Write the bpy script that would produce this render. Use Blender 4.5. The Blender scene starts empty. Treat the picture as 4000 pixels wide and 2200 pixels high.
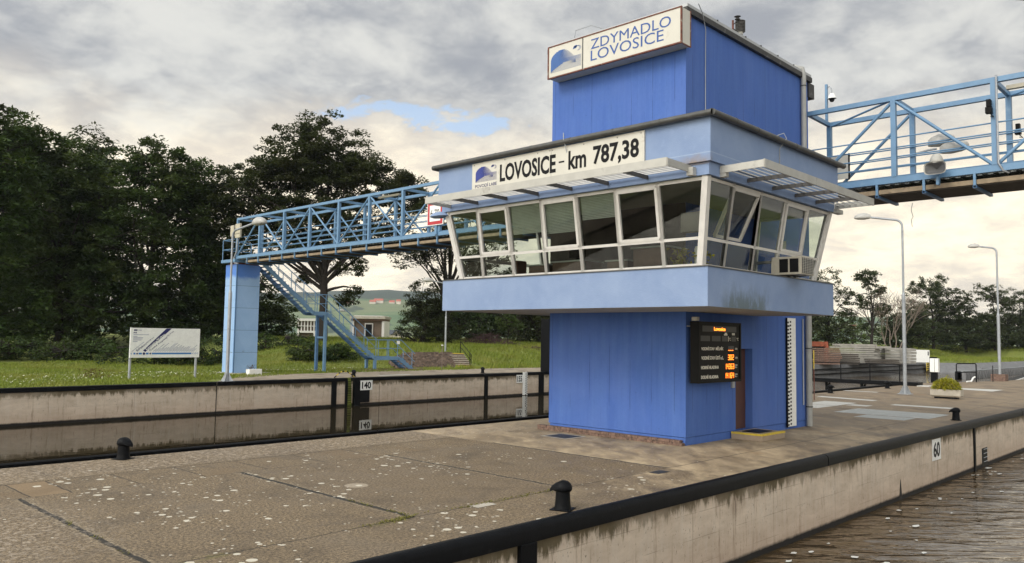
import bpy, math, random
import numpy as np
from mathutils import Vector, Matrix

R = math.radians
scene = bpy.context.scene
col = scene.collection

# ------------------------------------------------------------------ camera
CAM = Vector((-16.0759, -9.8335, 2.4))
RT = Vector((0.6901036, -0.7235433, 0.0155597))
UP = Vector((-0.0608735, -0.0366095, 0.9974739))
FW = Vector((0.7211459, 0.6893075, 0.0693090))
FPX = 3133.726
cam = bpy.data.objects.new('camera', bpy.data.cameras.new('camera'))
col.objects.link(cam)
cam.matrix_world = Matrix(((RT.x, UP.x, -FW.x, CAM.x), (RT.y, UP.y, -FW.y, CAM.y), (RT.z, UP.z, -FW.z, CAM.z), (0, 0, 0, 1)))
cam.data.sensor_width = 36.0
cam.data.lens = 36.0 * FPX / 4000.0
cam.data.clip_end = 9000.0
cam.data.clip_start = 0.1
scene.camera = cam

def at(x, y, d):
    """point in the world seen at photo pixel x, y (4000 wide) at depth d metres"""
    return CAM + (FW + RT * ((x - 2000) / FPX) - UP * ((y - 1100) / FPX)) * d

# ------------------------------------------------------------------ view
scene.view_settings.view_transform = 'Standard'
scene.view_settings.look = 'None'
scene.view_settings.gamma = 1.0
scene.view_settings.exposure = 0.25
scene.cycles.max_bounces = 8
scene.cycles.transparent_max_bounces = 16
scene.cycles.sample_clamp_indirect = 4.0

# ------------------------------------------------------------------ node helper
class G:
    def __init__(s, nt):
        s.nt = nt
    def n(s, t, **k):
        o = s.nt.nodes.new(t)
        for a, b in k.items():
            setattr(o, a, b)
        return o
    def l(s, a, b):
        if isinstance(a, (int, float)):
            b.default_value = a
        elif isinstance(a, (tuple, list)):
            v = tuple(a)
            if len(v) == 3 and b.type == 'RGBA':
                v = v + (1,)
            b.default_value = v
        else:
            s.nt.links.new(a, b)
    def m(s, op, a, b=0.0, c=0.0, clamp=False):
        o = s.n('ShaderNodeMath', operation=op, use_clamp=clamp)
        s.l(a, o.inputs[0]); s.l(b, o.inputs[1]); s.l(c, o.inputs[2])
        return o.outputs[0]
    def vm(s, op, a, b=(0, 0, 0)):
        o = s.n('ShaderNodeVectorMath', operation=op)
        s.l(a, o.inputs[0]); s.l(b, o.inputs[1])
        return o.outputs['Value'] if op in ('DOT_PRODUCT', 'LENGTH', 'DISTANCE') else o.outputs[0]
    def mul3(s, a, b):
        return s.vm('MULTIPLY', a, b)
    def sep(s, v):
        o = s.n('ShaderNodeSeparateXYZ'); s.l(v, o.inputs[0]); return o.outputs
    def comb(s, x, y, z):
        o = s.n('ShaderNodeCombineXYZ'); s.l(x, o.inputs[0]); s.l(y, o.inputs[1]); s.l(z, o.inputs[2]); return o.outputs[0]
    def noise(s, v, scale, det=3, rough=.5, dist=0.0):
        o = s.n('ShaderNodeTexNoise'); s.l(v, o.inputs['Vector'])
        o.inputs['Scale'].default_value = scale; o.inputs['Detail'].default_value = det
        o.inputs['Roughness'].default_value = rough; o.inputs['Distortion'].default_value = dist
        return o.outputs['Fac']
    def vor(s, v, scale, rnd=1.0, feat='F1'):
        o = s.n('ShaderNodeTexVoronoi', feature=feat); s.l(v, o.inputs['Vector'])
        o.inputs['Scale'].default_value = scale; o.inputs['Randomness'].default_value = rnd
        return o.outputs
    def mr(s, v, a, b, c=0.0, d=1.0, smooth=False):
        o = s.n('ShaderNodeMapRange'); o.clamp = True
        if smooth: o.interpolation_type = 'SMOOTHSTEP'
        s.l(v, o.inputs[0])
        for i, q in enumerate((a, b, c, d)): s.l(q, o.inputs[i + 1])
        return o.outputs[0]
    def mix(s, f, a, b, mode='MIX'):
        o = s.n('ShaderNodeMix', data_type='RGBA', blend_type=mode); o.clamp_factor = True
        s.l(f, o.inputs[0]); s.l(a, o.inputs[6]); s.l(b, o.inputs[7])
        return o.outputs[2]
    def bump(s, h, strength=.3, dist=.02):
        o = s.n('ShaderNodeBump'); o.inputs['Strength'].default_value = strength
        o.inputs['Distance'].default_value = dist; s.l(h, o.inputs['Height']); return o.outputs[0]

# ------------------------------------------------------------------ world
SUN_AZ, SUN_EL = 172.0, 38.0          # low soft sun behind broken cloud, from the -X side
sdir = Vector((math.cos(R(SUN_AZ)) * math.cos(R(SUN_EL)), math.sin(R(SUN_AZ)) * math.cos(R(SUN_EL)), math.sin(R(SUN_EL))))
world = bpy.data.worlds.new('World'); scene.world = world
world.use_nodes = True
wt = world.node_tree; wt.nodes.clear(); g = G(wt)
out = g.n('ShaderNodeOutputWorld'); bg = g.n('ShaderNodeBackground'); bg.inputs[1].default_value = 0.118
g.l(bg.outputs[0], out.inputs[0])
sky = g.n('ShaderNodeTexSky', sky_type='NISHITA'); sky.sun_disc = False
sky.sun_elevation = R(SUN_EL); sky.sun_rotation = R(90 - SUN_AZ); sky.altitude = 150
tc = g.n('ShaderNodeTexCoord'); d = tc.outputs['Generated']
dx, dy, dz = g.sep(d)
zz = g.m('MAXIMUM', dz, 0.0)
inv = g.m('DIVIDE', 1.0, g.m('ADD', zz, 0.24))
pp = g.comb(g.m('MULTIPLY', dx, inv), g.m('MULTIPLY', dy, inv), 0.0)
n1 = g.noise(pp, 2.1, 8, .58, .25)
n2 = g.noise(g.vm('ADD', pp, (7.3, 2.1, 0)), 5.5, 7, .62, .2)
n3 = g.noise(g.vm('ADD', pp, (1.3, 9.1, 0)), .45, 3, .5, .0)
cl = g.m('ADD', g.m('MULTIPLY', n1, .56), g.m('MULTIPLY', n2, .44))
lum = g.mr(cl, .38, .62, 0.0, 1.0, True)
grey = g.mix(lum, (2.75, 2.9, 3.2), (5.6, 5.6, 5.35))
warm = g.mix(lum, (6.5, 5.85, 4.9), (10.4, 9.25, 7.0))
hz = g.mr(g.m('ADD', dz, g.m('MULTIPLY', g.m('SUBTRACT', n1, .5), .22)), .17, .295, 1.0, 0.0, True)
# brighter, warmer towards the veiled evening light behind the tower
eve = g.vm('DOT_PRODUCT', d, tuple(Vector((.88, .42, .10)).normalized()))
hz2 = g.m('MULTIPLY', hz, g.mr(eve, .35, .90, .62, 1.0, True))
cloud = g.mix(hz2, grey, warm)
# rift of blue
bd = g.vm('DOT_PRODUCT', d, tuple((FW + RT * ((1560 - 2000) / FPX) - UP * ((490 - 1100) / FPX)).normalized()))
rs = g.sep(g.vm('SUBTRACT', d, tuple((FW + RT * ((1630 - 2000) / FPX) - UP * ((480 - 1100) / FPX)).normalized())))
rift = g.m('ADD', g.m('POWER', g.m('MULTIPLY', g.m('ADD', g.m('MULTIPLY', rs[0], .70), g.m('MULTIPLY', rs[1], -.72)), 8.5), 2.0), g.m('POWER', g.m('MULTIPLY', g.m('ADD', rs[2], g.m('MULTIPLY', g.m('SUBTRACT', n1, .5), .10)), 48.0), 2.0))
rm = g.m('SUBTRACT', 1.0, g.m('ADD', rift, g.m('MULTIPLY', g.m('SUBTRACT', n2, .5), 9.0)))
rm = g.mr(rm, .05, .9, 0.0, .8, True)
nish = g.mix(0.0, sky.outputs[0], (0, 0, 0))
blue = g.mix(.65, nish, (4.6, 6.2, 8.4))
skyc = g.mix(rm, cloud, blue)
# sky gain added behind the viewer, unseen, to lift light on near faces
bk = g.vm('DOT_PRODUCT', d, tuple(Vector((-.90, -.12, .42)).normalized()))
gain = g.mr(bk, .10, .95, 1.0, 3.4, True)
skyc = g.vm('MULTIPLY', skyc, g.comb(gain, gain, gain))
low = g.mr(dz, -.05, 0.0, .25, 1.0)
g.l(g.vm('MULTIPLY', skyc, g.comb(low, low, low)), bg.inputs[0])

sun = bpy.data.objects.new('sun', bpy.data.lights.new('sun', 'SUN')); col.objects.link(sun)
sun.data.energy = 1.3; sun.data.angle = R(22); sun.data.color = (1.0, .95, .87)
sun.rotation_euler = sdir.to_track_quat('Z', 'Y').to_euler()

# ------------------------------------------------------------------ object helpers
WO = {}
def setup(o, root=None, origin=None):
    col.objects.link(o)
    WO[o.name] = Vector(origin)
    if root is not None:
        o.parent = root
        o.location = Vector(origin) - WO[root.name]
    else:
        o.location = origin
    return o
def tag(o, label=None, cat=None, group=None, kind=None):
    if label: o['label'] = label
    if cat: o['category'] = cat
    if group: o['group'] = group
    if kind: o['kind'] = kind
    return o
def thing(name, label, cat, loc=(0, 0, 0), group=None):
    o = bpy.data.objects.new(name, None); o.empty_display_size = .2
    setup(o, None, loc)
    return tag(o, label, cat, group)
def kids(o): return [c for c in bpy.data.objects if c.parent == o]
def copy_tree(o, parent=None, table=None):
    if table is None:
        table = {}
        for c in bpy.data.objects:
            if c.parent: table.setdefault(c.parent.name, []).append(c)
    c = o.copy(); col.objects.link(c)
    if parent is not None: c.parent = parent
    for ch in table.get(o.name, []): copy_tree(ch, c, table)
    return c

class MB:
    def __init__(s): s.v = []; s.f = []; s.mi = []; s.cur = 0
    def add(s, vs, fs):
        b = len(s.v); s.v += [tuple(q) for q in vs]
        s.f += [tuple(b + i for i in f) for f in fs]; s.mi += [s.cur] * len(fs)
        return s
    def hexa(s, p):
        return s.add(p, [(0, 3, 2, 1), (4, 5, 6, 7), (0, 1, 5, 4), (1, 2, 6, 5), (2, 3, 7, 6), (3, 0, 4, 7)])
    def box(s, x0, x1, y0, y1, z0, z1):
        return s.hexa([(x0, y0, z0), (x1, y0, z0), (x1, y1, z0), (x0, y1, z0), (x0, y0, z1), (x1, y0, z1), (x1, y1, z1), (x0, y1, z1)])
    def bar(s, p, q, w, h=None, up=(0, 0, 1)):
        p, q = Vector(p), Vector(q); h = w if h is None else h
        t = (q - p).normalized(); u = Vector(up)
        if abs(t.dot(u)) > .98: u = Vector((0, 1, 0))
        a = t.cross(u).normalized(); b = a.cross(t).normalized()
        a *= w / 2; b *= h / 2
        return s.hexa([p - a - b, p + a - b, q + a - b, q - a - b, p - a + b, p + a + b, q + a + b, q - a + b])
    def tube(s, pts, r, n=8, cap=True):
        pts = [Vector(p) for p in pts]; rs = r if isinstance(r, (list, tuple)) else [r] * len(pts)
        base = len(s.v); prev = None; vs = []
        for i, p in enumerate(pts):
            t = (pts[min(i + 1, len(pts) - 1)] - pts[max(i - 1, 0)]).normalized()
            if prev is None:
                u = Vector((0, 0, 1)) if abs(t.z) < .9 else Vector((1, 0, 0))
                a = t.cross(u).normalized()
            else:
                a = (prev - t * prev.dot(t)).normalized()
            prev = a; b = t.cross(a)
            for k in range(n):
                an = 2 * math.pi * k / n
                vs.append(p + (a * math.cos(an) + b * math.sin(an)) * rs[i])
        fs = []
        for i in range(len(pts) - 1):
            for k in range(n):
                fs.append((i * n + k, i * n + (k + 1) % n, (i + 1) * n + (k + 1) % n, (i + 1) * n + k))
        if cap:
            fs.append(tuple(reversed(range(n)))); fs.append(tuple((len(pts) - 1) * n + k for k in range(n)))
        return s.add(vs, fs)
    def lathe(s, prof, c, n=16, sx=1.0, sy=1.0):
        vs = []; fs = []
        for r, z in prof:
            for k in range(n):
                an = 2 * math.pi * k / n
                vs.append((c[0] + r * sx * math.cos(an), c[1] + r * sy * math.sin(an), c[2] + z))
        for i in range(len(prof) - 1):
            for k in range(n):
                fs.append((i * n + k, i * n + (k + 1) % n, (i + 1) * n + (k + 1) % n, (i + 1) * n + k))
        fs.append(tuple(reversed(range(n)))); fs.append(tuple((len(prof) - 1) * n + k for k in range(n)))
        return s.add(vs, fs)
    def prism(s, poly, z0, z1):
        n = len(poly)
        vs = [(x, y, z0) for x, y in poly] + [(x, y, z1) for x, y in poly]
        fs = [tuple(reversed(range(n))), tuple(range(n, 2 * n))]
        fs += [(i, (i + 1) % n, n + (i + 1) % n, n + i) for i in range(n)]
        return s.add(vs, fs)
    def loftx(s, sec, xs):
        """closed section (y, z) swept along x"""
        n = len(sec); vs = []; fs = []
        for x in xs:
            vs += [(x, y, z) for y, z in sec]
        for i in range(len(xs) - 1):
            fs += [(i * n + k, (i + 1) * n + k, (i + 1) * n + (k + 1) % n, i * n + (k + 1) % n) for k in range(n)]
        fs.append(tuple(range(n))); fs.append(tuple(reversed([(len(xs) - 1) * n + k for k in range(n)])))
        return s.add(vs, fs)
    def build(s, name, mat, parent=None, smooth=False, bevel=0.0, origin=None, **tags):
        me = bpy.data.meshes.new(name)
        a = np.array(s.v, float)
        lo, hi = a.min(0), a.max(0)
        if origin is None:
            origin = ((lo[0] + hi[0]) / 2, (lo[1] + hi[1]) / 2, lo[2])
        a = a - np.array(origin)
        me.from_pydata([tuple(q) for q in a], [], s.f)
        mats = mat if isinstance(mat, (list, tuple)) else [mat]
        for m_ in mats: me.materials.append(m_)
        if len(mats) > 1: me.polygons.foreach_set('material_index', s.mi)
        if smooth:
            me.polygons.foreach_set('use_smooth', [True] * len(me.polygons))
        me.update()
        o = bpy.data.objects.new(name, me)
        setup(o, parent, origin)
        if bevel:
            b = o.modifiers.new('b', 'BEVEL'); b.width = bevel; b.segments = 2; b.limit_method = 'ANGLE'
        if smooth:
            e = o.modifiers.new('e', 'EDGE_SPLIT'); e.split_angle = R(42)
        if tags: tag(o, **tags)
        return o
def B(name, mat, parent, *box, bevel=0.0, **t):
    return MB().box(*box).build(name, mat, parent, bevel=bevel, **t)
def T(name, mat, parent, pts, r, n=8, **t):
    return MB().tube(pts, r, n).build(name, mat, parent, smooth=True, **t)

# text fitted to a rectangle on a plane: O corner, U reading direction, V up
_cu = None
def text_mesh(s):
    cu = bpy.data.curves.new('t', 'FONT'); cu.body = s; cu.size = 1; cu.resolution_u = 3
    return cu
def lettering(s, O, U, V, w, h, mat, parent, bold=0.0, depth=.004, name='lettering', keep=False):
    O, U, V = Vector(O), Vector(U), Vector(V); N = U.cross(V)
    cu = text_mesh(s); cu.offset = bold; cu.extrude = .001
    ob = bpy.data.objects.new('tmp', cu); col.objects.link(ob)
    dg = bpy.context.evaluated_depsgraph_get(); dg.update()
    me = bpy.data.meshes.new_from_object(ob.evaluated_get(dg))
    bpy.data.objects.remove(ob); bpy.data.curves.remove(cu)
    n = len(me.vertices); a = np.empty(n * 3); me.vertices.foreach_get('co', a); a = a.reshape(-1, 3)
    lo, hi = a.min(0), a.max(0)
    sx = w / (hi[0] - lo[0]); sy = h / (hi[1] - lo[1])
    if keep: sx = sy = min(sx, sy)
    zt = np.where(a[:, 2] > 0, depth, 0.0)
    P = np.outer((a[:, 0] - lo[0]) * sx, U) + np.outer((a[:, 1] - lo[1]) * sy, V) + np.outer(zt, N)
    me.vertices.foreach_set('co', P.ravel()); me.materials.clear(); me.materials.append(mat); me.update()
    me.name = name
    o = bpy.data.objects.new(name, me); setup(o, parent, O)
    return o
def rectmb(mb, O, U, V, x0, x1, y0, y1, t=.004):
    O, U, V = Vector(O), Vector(U), Vector(V); N = U.cross(V)
    P = [O + U * x + V * y for x, y in ((x0, y0), (x1, y0), (x1, y1), (x0, y1))]
    return mb.hexa(P + [p + N * t for p in P])
def polymb(mb, O, U, V, pts, t=.004):
    O, U, V = Vector(O), Vector(U), Vector(V); N = U.cross(V); n = len(pts)
    P = [O + U * x + V * y for x, y in pts]
    return mb.add(P + [p + N * t for p in P], [tuple(reversed(range(n))), tuple(range(n, 2 * n))] + [(i, (i + 1) % n, n + (i + 1) % n, n + i) for i in range(n)])

# ------------------------------------------------------------------ materials
MATS = {}
def newmat(name):
    m = bpy.data.materials.new(name); m.use_nodes = True; nt = m.node_tree; nt.nodes.clear(); g = G(nt)
    o = g.n('ShaderNodeOutputMaterial'); p = g.n('ShaderNodeBsdfPrincipled'); g.l(p.outputs[0], o.inputs[0])
    geo = g.n('ShaderNodeNewGeometry')
    MATS[name] = m
    return m, g, p, geo.outputs['Position'], geo
def simple(name, c, rough=.6, var=.25, scale=6.0, metal=0.0, bump=.0, c2=None, t2=.6, spec=.5, s2=3.0):
    m, g, p, P, geo = newmat(name)
    n = g.noise(P, scale, 5, .6)
    dark = tuple(q * (1 - var) for q in c); lite = tuple(min(1, q * (1 + var)) for q in c)
    cc = g.mix(g.mr(n, .3, .7), dark, lite)
    if c2:
        n_ = g.noise(P, s2, 6, .65, .4)
        cc = g.mix(g.mr(n_, t2, t2 + .08), cc, c2)
    g.l(cc, p.inputs['Base Color']); p.inputs['Roughness'].default_value = rough
    p.inputs['Metallic'].default_value = metal; p.inputs['Specular IOR Level'].default_value = spec
    if bump: g.l(g.bump(g.noise(P, scale * 6, 4, .6), bump, .02), p.inputs['Normal'])
    return m

steel_blue = simple('steel_blue', (.120, .235, .375), .45, .10, 2.5, bump=.08, c2=(.17, .28, .40), t2=.60)
steel_dkblue = simple('steel_dark_blue', (.07, .16, .31), .5, .12, 3)
white_frame = simple('window_white', (.62, .60, .56), .4, .07, 5, c2=(.45, .42, .37), t2=.66)
rubber = simple('rubber_black', (.012, .012, .013), .5, .3, 20)
black_paint = simple('black_paint', (.004, .0045, .0055), .5, .35, 9, bump=.25, c2=(.014, .013, .012), t2=.62, s2=5, spec=.12)
galv = simple('galvanised', (.34, .36, .38), .45, .12, 4, metal=.4, c2=(.24, .25, .26), t2=.6)
alu = simple('aluminium', (.42, .41, .37), .45, .10, 3, metal=.15, c2=(.30, .29, .26), t2=.60)
blade_m = simple('blade_white', (.50, .49, .46), .4, .05, 3)
slab_m = simple('slab_grey', (.30, .285, .25), .9, .15, .8, c2=(.20, .18, .15), t2=.58)
alu_dark = simple('aluminium_dark', (.09, .085, .08), .6, .2, 5)
sign_white = simple('sign_white', (.56, .54, .47), .45, .05, 2, c2=(.48, .45, .38), t2=.62)
plate_white = simple('plate_white', (.80, .80, .76), .5, .07, 8, c2=(.5, .48, .42), t2=.66)
ink_black = simple('ink_black', (.006, .006, .007), .5, .1, spec=.15)
ink_blue = simple('ink_blue', (.022, .075, .27), .5, .1)
ink_navy = simple('ink_navy', (.012, .016, .10), .5, .1)
ink_logo = simple('ink_logo', (.014, .03, .22), .5, .1)
ink_band = simple('ink_band', (.035, .17, .46), .5, .05)
rust = simple('rust', (.13, .045, .03), .85, .5, 12, c2=(.25, .22, .18), t2=.58, s2=9)
wood = simple('weathered_wood', (.26, .20, .13), .85, .25, 5, bump=.2, c2=(.12, .09, .06), t2=.6)
wood_dark = simple('dark_boards', (.055, .045, .035), .85, .3, 5)
brickm = simple('brick_ledge', (.16, .10, .075), .9, .5, 11, bump=.3, c2=(.07, .05, .04), t2=.55, s2=9)
conc_lite = simple('concrete_light', (.42, .38, .31), .9, .2, 3, bump=.2, c2=(.20, .17, .13), t2=.58)
conc_grey = simple('concrete_grey', (.16, .16, .16), .9, .2, 1.2, bump=.1, c2=(.10, .10, .10), t2=.58)
conc_pink = simple('step_concrete', (.32, .25, .18), .9, .15, 4, bump=.2)
yellow_paint = simple('yellow_paint', (.60, .44, .05), .7, .15, 7, c2=(.35, .28, .15), t2=.62)
white_paint = simple('white_paint', (.50, .49, .45), .7, .12, 3, c2=(.30, .27, .22), t2=.60)
steel_plate = simple('steel_plate', (.22, .25, .26), .38, .15, 2, metal=.3, c2=(.40, .42, .42), t2=.56)
door_brown = simple('door_brown', (.085, .035, .026), .6, .15, 4)
soffit_m = simple('soffit_grey', (.34, .34, .33), .9, .12, 1.5, c2=(.13, .12, .11), t2=.66)
roof_dark = simple('roof_dark', (.030, .029, .028), .6, .4, 8, c2=(.10, .10, .10), t2=.6)
roof_lite = simple('roof_sheet', (.40, .41, .41), .4, .1, 3, metal=.4)
gutter_m = simple('gutter_grey', (.075, .075, .07), .45, .25, 6, metal=.2)
pipe_m = simple('pipe_grey', (.33, .33, .31), .5, .1, 4)
led_black = simple('board_black', (.004, .004, .004), .5, .15, 6, spec=.12)
led_panel = simple('board_panel', (.035, .035, .033), .5, .3, 60)
board_text = simple('board_text', (.75, .72, .62), .5, .05)
lamp_m = simple('lamp_housing', (.42, .41, .38), .45, .15, 9)
desk_m = simple('desk_brown', (.15, .095, .065), .5, .15, 5)
interior = simple('interior_wall', (.22, .21, .18), .9, .1, 2)
ceil_m = simple('interior_ceiling', (.35, .36, .26), .9, .08, 2)
blind_m = simple('blind', (.50, .53, .47), .6, .08, 5)
chair_m = simple('chair_brown', (.16, .07, .045), .7, .1)
red_m = simple('sign_red', (.45, .02, .03), .5, .08)
horn_m = simple('horn_grey', (.40, .39, .35), .5, .12, 9)
horn_in = simple('horn_inside', (.10, .10, .10), .6, .2, 9)
plaster_brown = simple('plaster_brown', (.13, .095, .07), .95, .2, 1.5, c2=(.07, .055, .04), t2=.6)
stone_m = simple('stone', (.135, .095, .07), .95, .45, 2.2, c2=(.075, .055, .04), t2=.5, s2=4)
roof_red = simple('roof_red', (.40, .10, .06), .9, .2, .1)
wall_cream = simple('wall_cream', (.55, .50, .42), .9, .1, .1)
roof_slate = simple('roof_slate', (.07, .08, .095), .8, .2, .3)
brown_rust = simple('rusty_orange', (.22, .055, .025), .8, .3, 3)
twig_m = simple('dead_twig', (.085, .045, .045), .9, .3, 2)
bare_m = simple('bare_wood', (.20, .16, .13), .9, .2, 2)
bark_m = simple('bark', (.022, .017, .013), .95, .4, 5, bump=.5)

def emit(name, c, s):
    m = bpy.data.materials.new(name); m.use_nodes = True; nt = m.node_tree; nt.nodes.clear(); g = G(nt)
    o = g.n('ShaderNodeOutputMaterial'); e = g.n('ShaderNodeEmission'); e.inputs[0].default_value = (*c, 1); e.inputs[1].default_value = s
    g.l(e.outputs[0], o.inputs[0]); return m
led = emit('led_orange', (1.0, .20, .02), 4.0)

def glass_mat(name, tint):
    m = bpy.data.materials.new(name); m.use_nodes = True; nt = m.node_tree; nt.nodes.clear(); g = G(nt)
    o = g.n('ShaderNodeOutputMaterial'); tr = g.n('ShaderNodeBsdfTransparent'); gl = g.n('ShaderNodeBsdfGlossy')
    tr.inputs[0].default_value = (*tint, 1); gl.inputs['Roughness'].default_value = .01
    gl.inputs['Color'].default_value = (.9, .93, .95, 1)
    fr = g.n('ShaderNodeFresnel'); fr.inputs[0].default_value = 1.65
    mx = g.n('ShaderNodeMixShader'); g.l(fr.outputs[0], mx.inputs[0]); g.l(tr.outputs[0], mx.inputs[1]); g.l(gl.outputs[0], mx.inputs[2])
    g.l(mx.outputs[0], o.inputs[0]); return m
glass = glass_mat('window_glass', (.78, .83, .80))

def blue_wall(name, base, lite, line=True):
    m, g, p, P, geo = newmat(name)
    x, y, z = g.sep(P)
    u = g.m('ADD', x, y)
    st = g.comb(g.m('MULTIPLY', u, 5.0), 0.0, g.m('MULTIPLY', z, .35))
    n = g.noise(st, 1.0, 6, .65)
    n2 = g.noise(P, .8, 4, .6)
    cc = g.mix(g.mr(n, .3, .75), tuple(q * .90 for q in base), lite)
    cc = g.mix(g.mr(n2, .35, .7, 0, .5), cc, tuple(q * 1.12 for q in base))
    cc = g.mix(g.mr(g.noise(P, 13, 4, .7), .35, .7, .22, 0), cc, tuple(q * .72 for q in base))
    cc = g.mix(g.mr(g.noise(P, .45, 5, .6, .5), .48, .68, 0, .35), cc, tuple(q * 1.0 + .05 for q in base))
    if line:  # shuttering board joints
        k = g.m('MULTIPLY', g.m('ADD', u, g.m('MULTIPLY', g.noise(g.comb(0., 0., g.m('MULTIPLY', z, 1.5)), 1, 2), .02)), 1.0 / .62)
        fr = g.m('ABSOLUTE', g.m('SUBTRACT', g.m('FRACT', k), .5))
        ln = g.m('MULTIPLY', g.mr(fr, .007, .016, 1, 0), g.mr(g.noise(g.comb(g.m('FLOOR', k), 3.3, g.m('MULTIPLY', z, .9)), 1.1, 3), .46, .56))
        k2 = g.m('MULTIPLY', u, 1.0 / .21)
        fr2 = g.m('ABSOLUTE', g.m('SUBTRACT', g.m('FRACT', k2), .5))
        ln2 = g.m('MULTIPLY', g.mr(fr2, .015, .04, 1, 0), g.mr(g.noise(g.comb(g.m('FLOOR', k2), 8.3, g.m('MULTIPLY', z, 1.3)), 1.7, 3), .5, .62))
        cc = g.mix(g.m('MULTIPLY', ln, .65), cc, tuple(q * .3 for q in base))
        cc = g.mix(g.m('MULTIPLY', ln2, .22), cc, tuple(q * .4 for q in base))
        h = g.m('SUBTRACT', g.noise(st, 4, 4), g.m('ADD', ln, ln2))
        # paint chips
        ch = g.mr(g.noise(P, 9.0, 3, .6, .2), .735, .75)
        cc = g.mix(g.m('MULTIPLY', ch, .8), cc, (.03, .06, .17))
    else:
        h = g.noise(P, 38, 4, .6)
    g.l(cc, p.inputs['Base Color']); p.inputs['Roughness'].default_value = .82
    g.l(g.bump(h, .25, .012), p.inputs['Normal'])
    return m
wall_deep = blue_wall('wall_deep_blue', (.050, .120, .405), (.078, .165, .44))
def stucco():
    m, g, p, P, geo = newmat('stucco_light_blue')
    x, y, z = g.sep(P)
    n = g.noise(P, 1.1, 6, .62, .3); n2 = g.noise(P, 5.5, 4, .6)
    cc = g.mix(g.mr(n, .32, .68), (.185, .258, .415), (.235, .312, .465))
    cc = g.mix(g.mr(n2, .58, .75, 0, .35), cc, (.26, .345, .51))
    # grey-green mould on the balcony band of the right face, under the air conditioner side
    st = g.noise(g.comb(g.m('MULTIPLY', x, 4.0), 0., g.m('MULTIPLY', z, 1.6)), 1.5, 6, .7)
    mk = g.m('MULTIPLY', g.mr(g.m('ABSOLUTE', g.m('SUBTRACT', x, -.85)), .55, 1.35, 1, 0, True), g.mr(z, 3.10, 3.72, 1, 0, True))
    mk = g.m('MULTIPLY', mk, g.mr(y, -1.8, -1.7, 1, 0))
    mk = g.m('MULTIPLY', mk, g.mr(g.m('ADD', st, g.m('MULTIPLY', mk, .22)), .50, .72))
    cc = g.mix(g.m('MULTIPLY', mk, .85), cc, (.10, .13, .13))
    # rust runs at the corner of the upper parapet
    rk = g.m('MULTIPLY', g.mr(g.m('ADD', g.m('ABSOLUTE', g.m('ADD', y, 1.75)), g.m('MULTIPLY', g.noise(P, 4, 4), .25)), .2, .6, 1, 0), g.mr(g.m('ADD', z, g.m('MULTIPLY', g.noise(P, 7, 4), .2)), 5.92, 6.12, 1, 0))
    rk = g.m('MULTIPLY', rk, g.mr(x, -2.45, -2.40, 1, 0)); rk = g.m('MULTIPLY', rk, g.mr(z, 5.8, 5.82, 0, 1))
    cc = g.mix(g.m('MULTIPLY', rk, .8), cc, (.26, .17, .07))
    # plaster bead line along the bottom of the parapet
    bl = g.mr(g.m('ABSOLUTE', g.m('SUBTRACT', z, 6.02)), .004, .014, 1, 0)
    cc = g.mix(g.m('MULTIPLY', bl, .5), cc, (.36, .44, .55))
    g.l(cc, p.inputs['Base Color']); p.inputs['Roughness'].default_value = .85
    g.l(g.bump(g.noise(P, 34, 5, .65), .35, .015), p.inputs['Normal'])
    return m
wall_lite = stucco()
def pier_mat():
    m, g, p, P, geo = newmat('pier_blue_sheet')
    x, y, z = g.sep(P); u = g.m('ADD', x, y)
    n = g.noise(P, .9, 5, .6)
    cc = g.mix(g.mr(n, .35, .65), (.26, .42, .66), (.30, .46, .70))
    k = g.m('FRACT', g.m('MULTIPLY', g.m('ADD', z, .05), 1 / 1.31))
    # pyramidal pressed panels
    pyr = g.m('LESS_THAN', g.m('ABSOLUTE', g.m('SUBTRACT', g.m('FRACT', g.m('MULTIPLY', u, 1 / 1.5)), .5)), g.m('MULTIPLY', g.m('SUBTRACT', .95, k), .5))
    cc = g.mix(g.m('MULTIPLY', pyr, .18), cc, (.20, .34, .58))
    ln = g.mr(g.m('MINIMUM', k, g.m('SUBTRACT', 1.0, k)), .006, .014, 1, 0)
    cc = g.mix(g.m('MULTIPLY', ln, .6), cc, (.05, .09, .16))
    rs_ = g.m('MULTIPLY', g.mr(g.noise(P, 3.2, 6, .7), .60, .66), g.mr(g.m('MINIMUM', k, g.m('SUBTRACT', 1.0, k)), .03, .10, 1, 0))
    rs_ = g.m('MULTIPLY', rs_, g.mr(z, 2.4, 3.2, 1, 0))
    cc = g.mix(rs_, cc, (.09, .035, .02))
    top = g.m('MULTIPLY', g.mr(g.m('ADD', z, g.m('MULTIPLY', n, 1.2)), 6.15, 6.45), .9)
    cc = g.mix(top, cc, (.05, .17, .55))
    g.l(cc, p.inputs['Base Color']); p.inputs['Roughness'].default_value = .45
    return m
pier_m = pier_mat()

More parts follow.
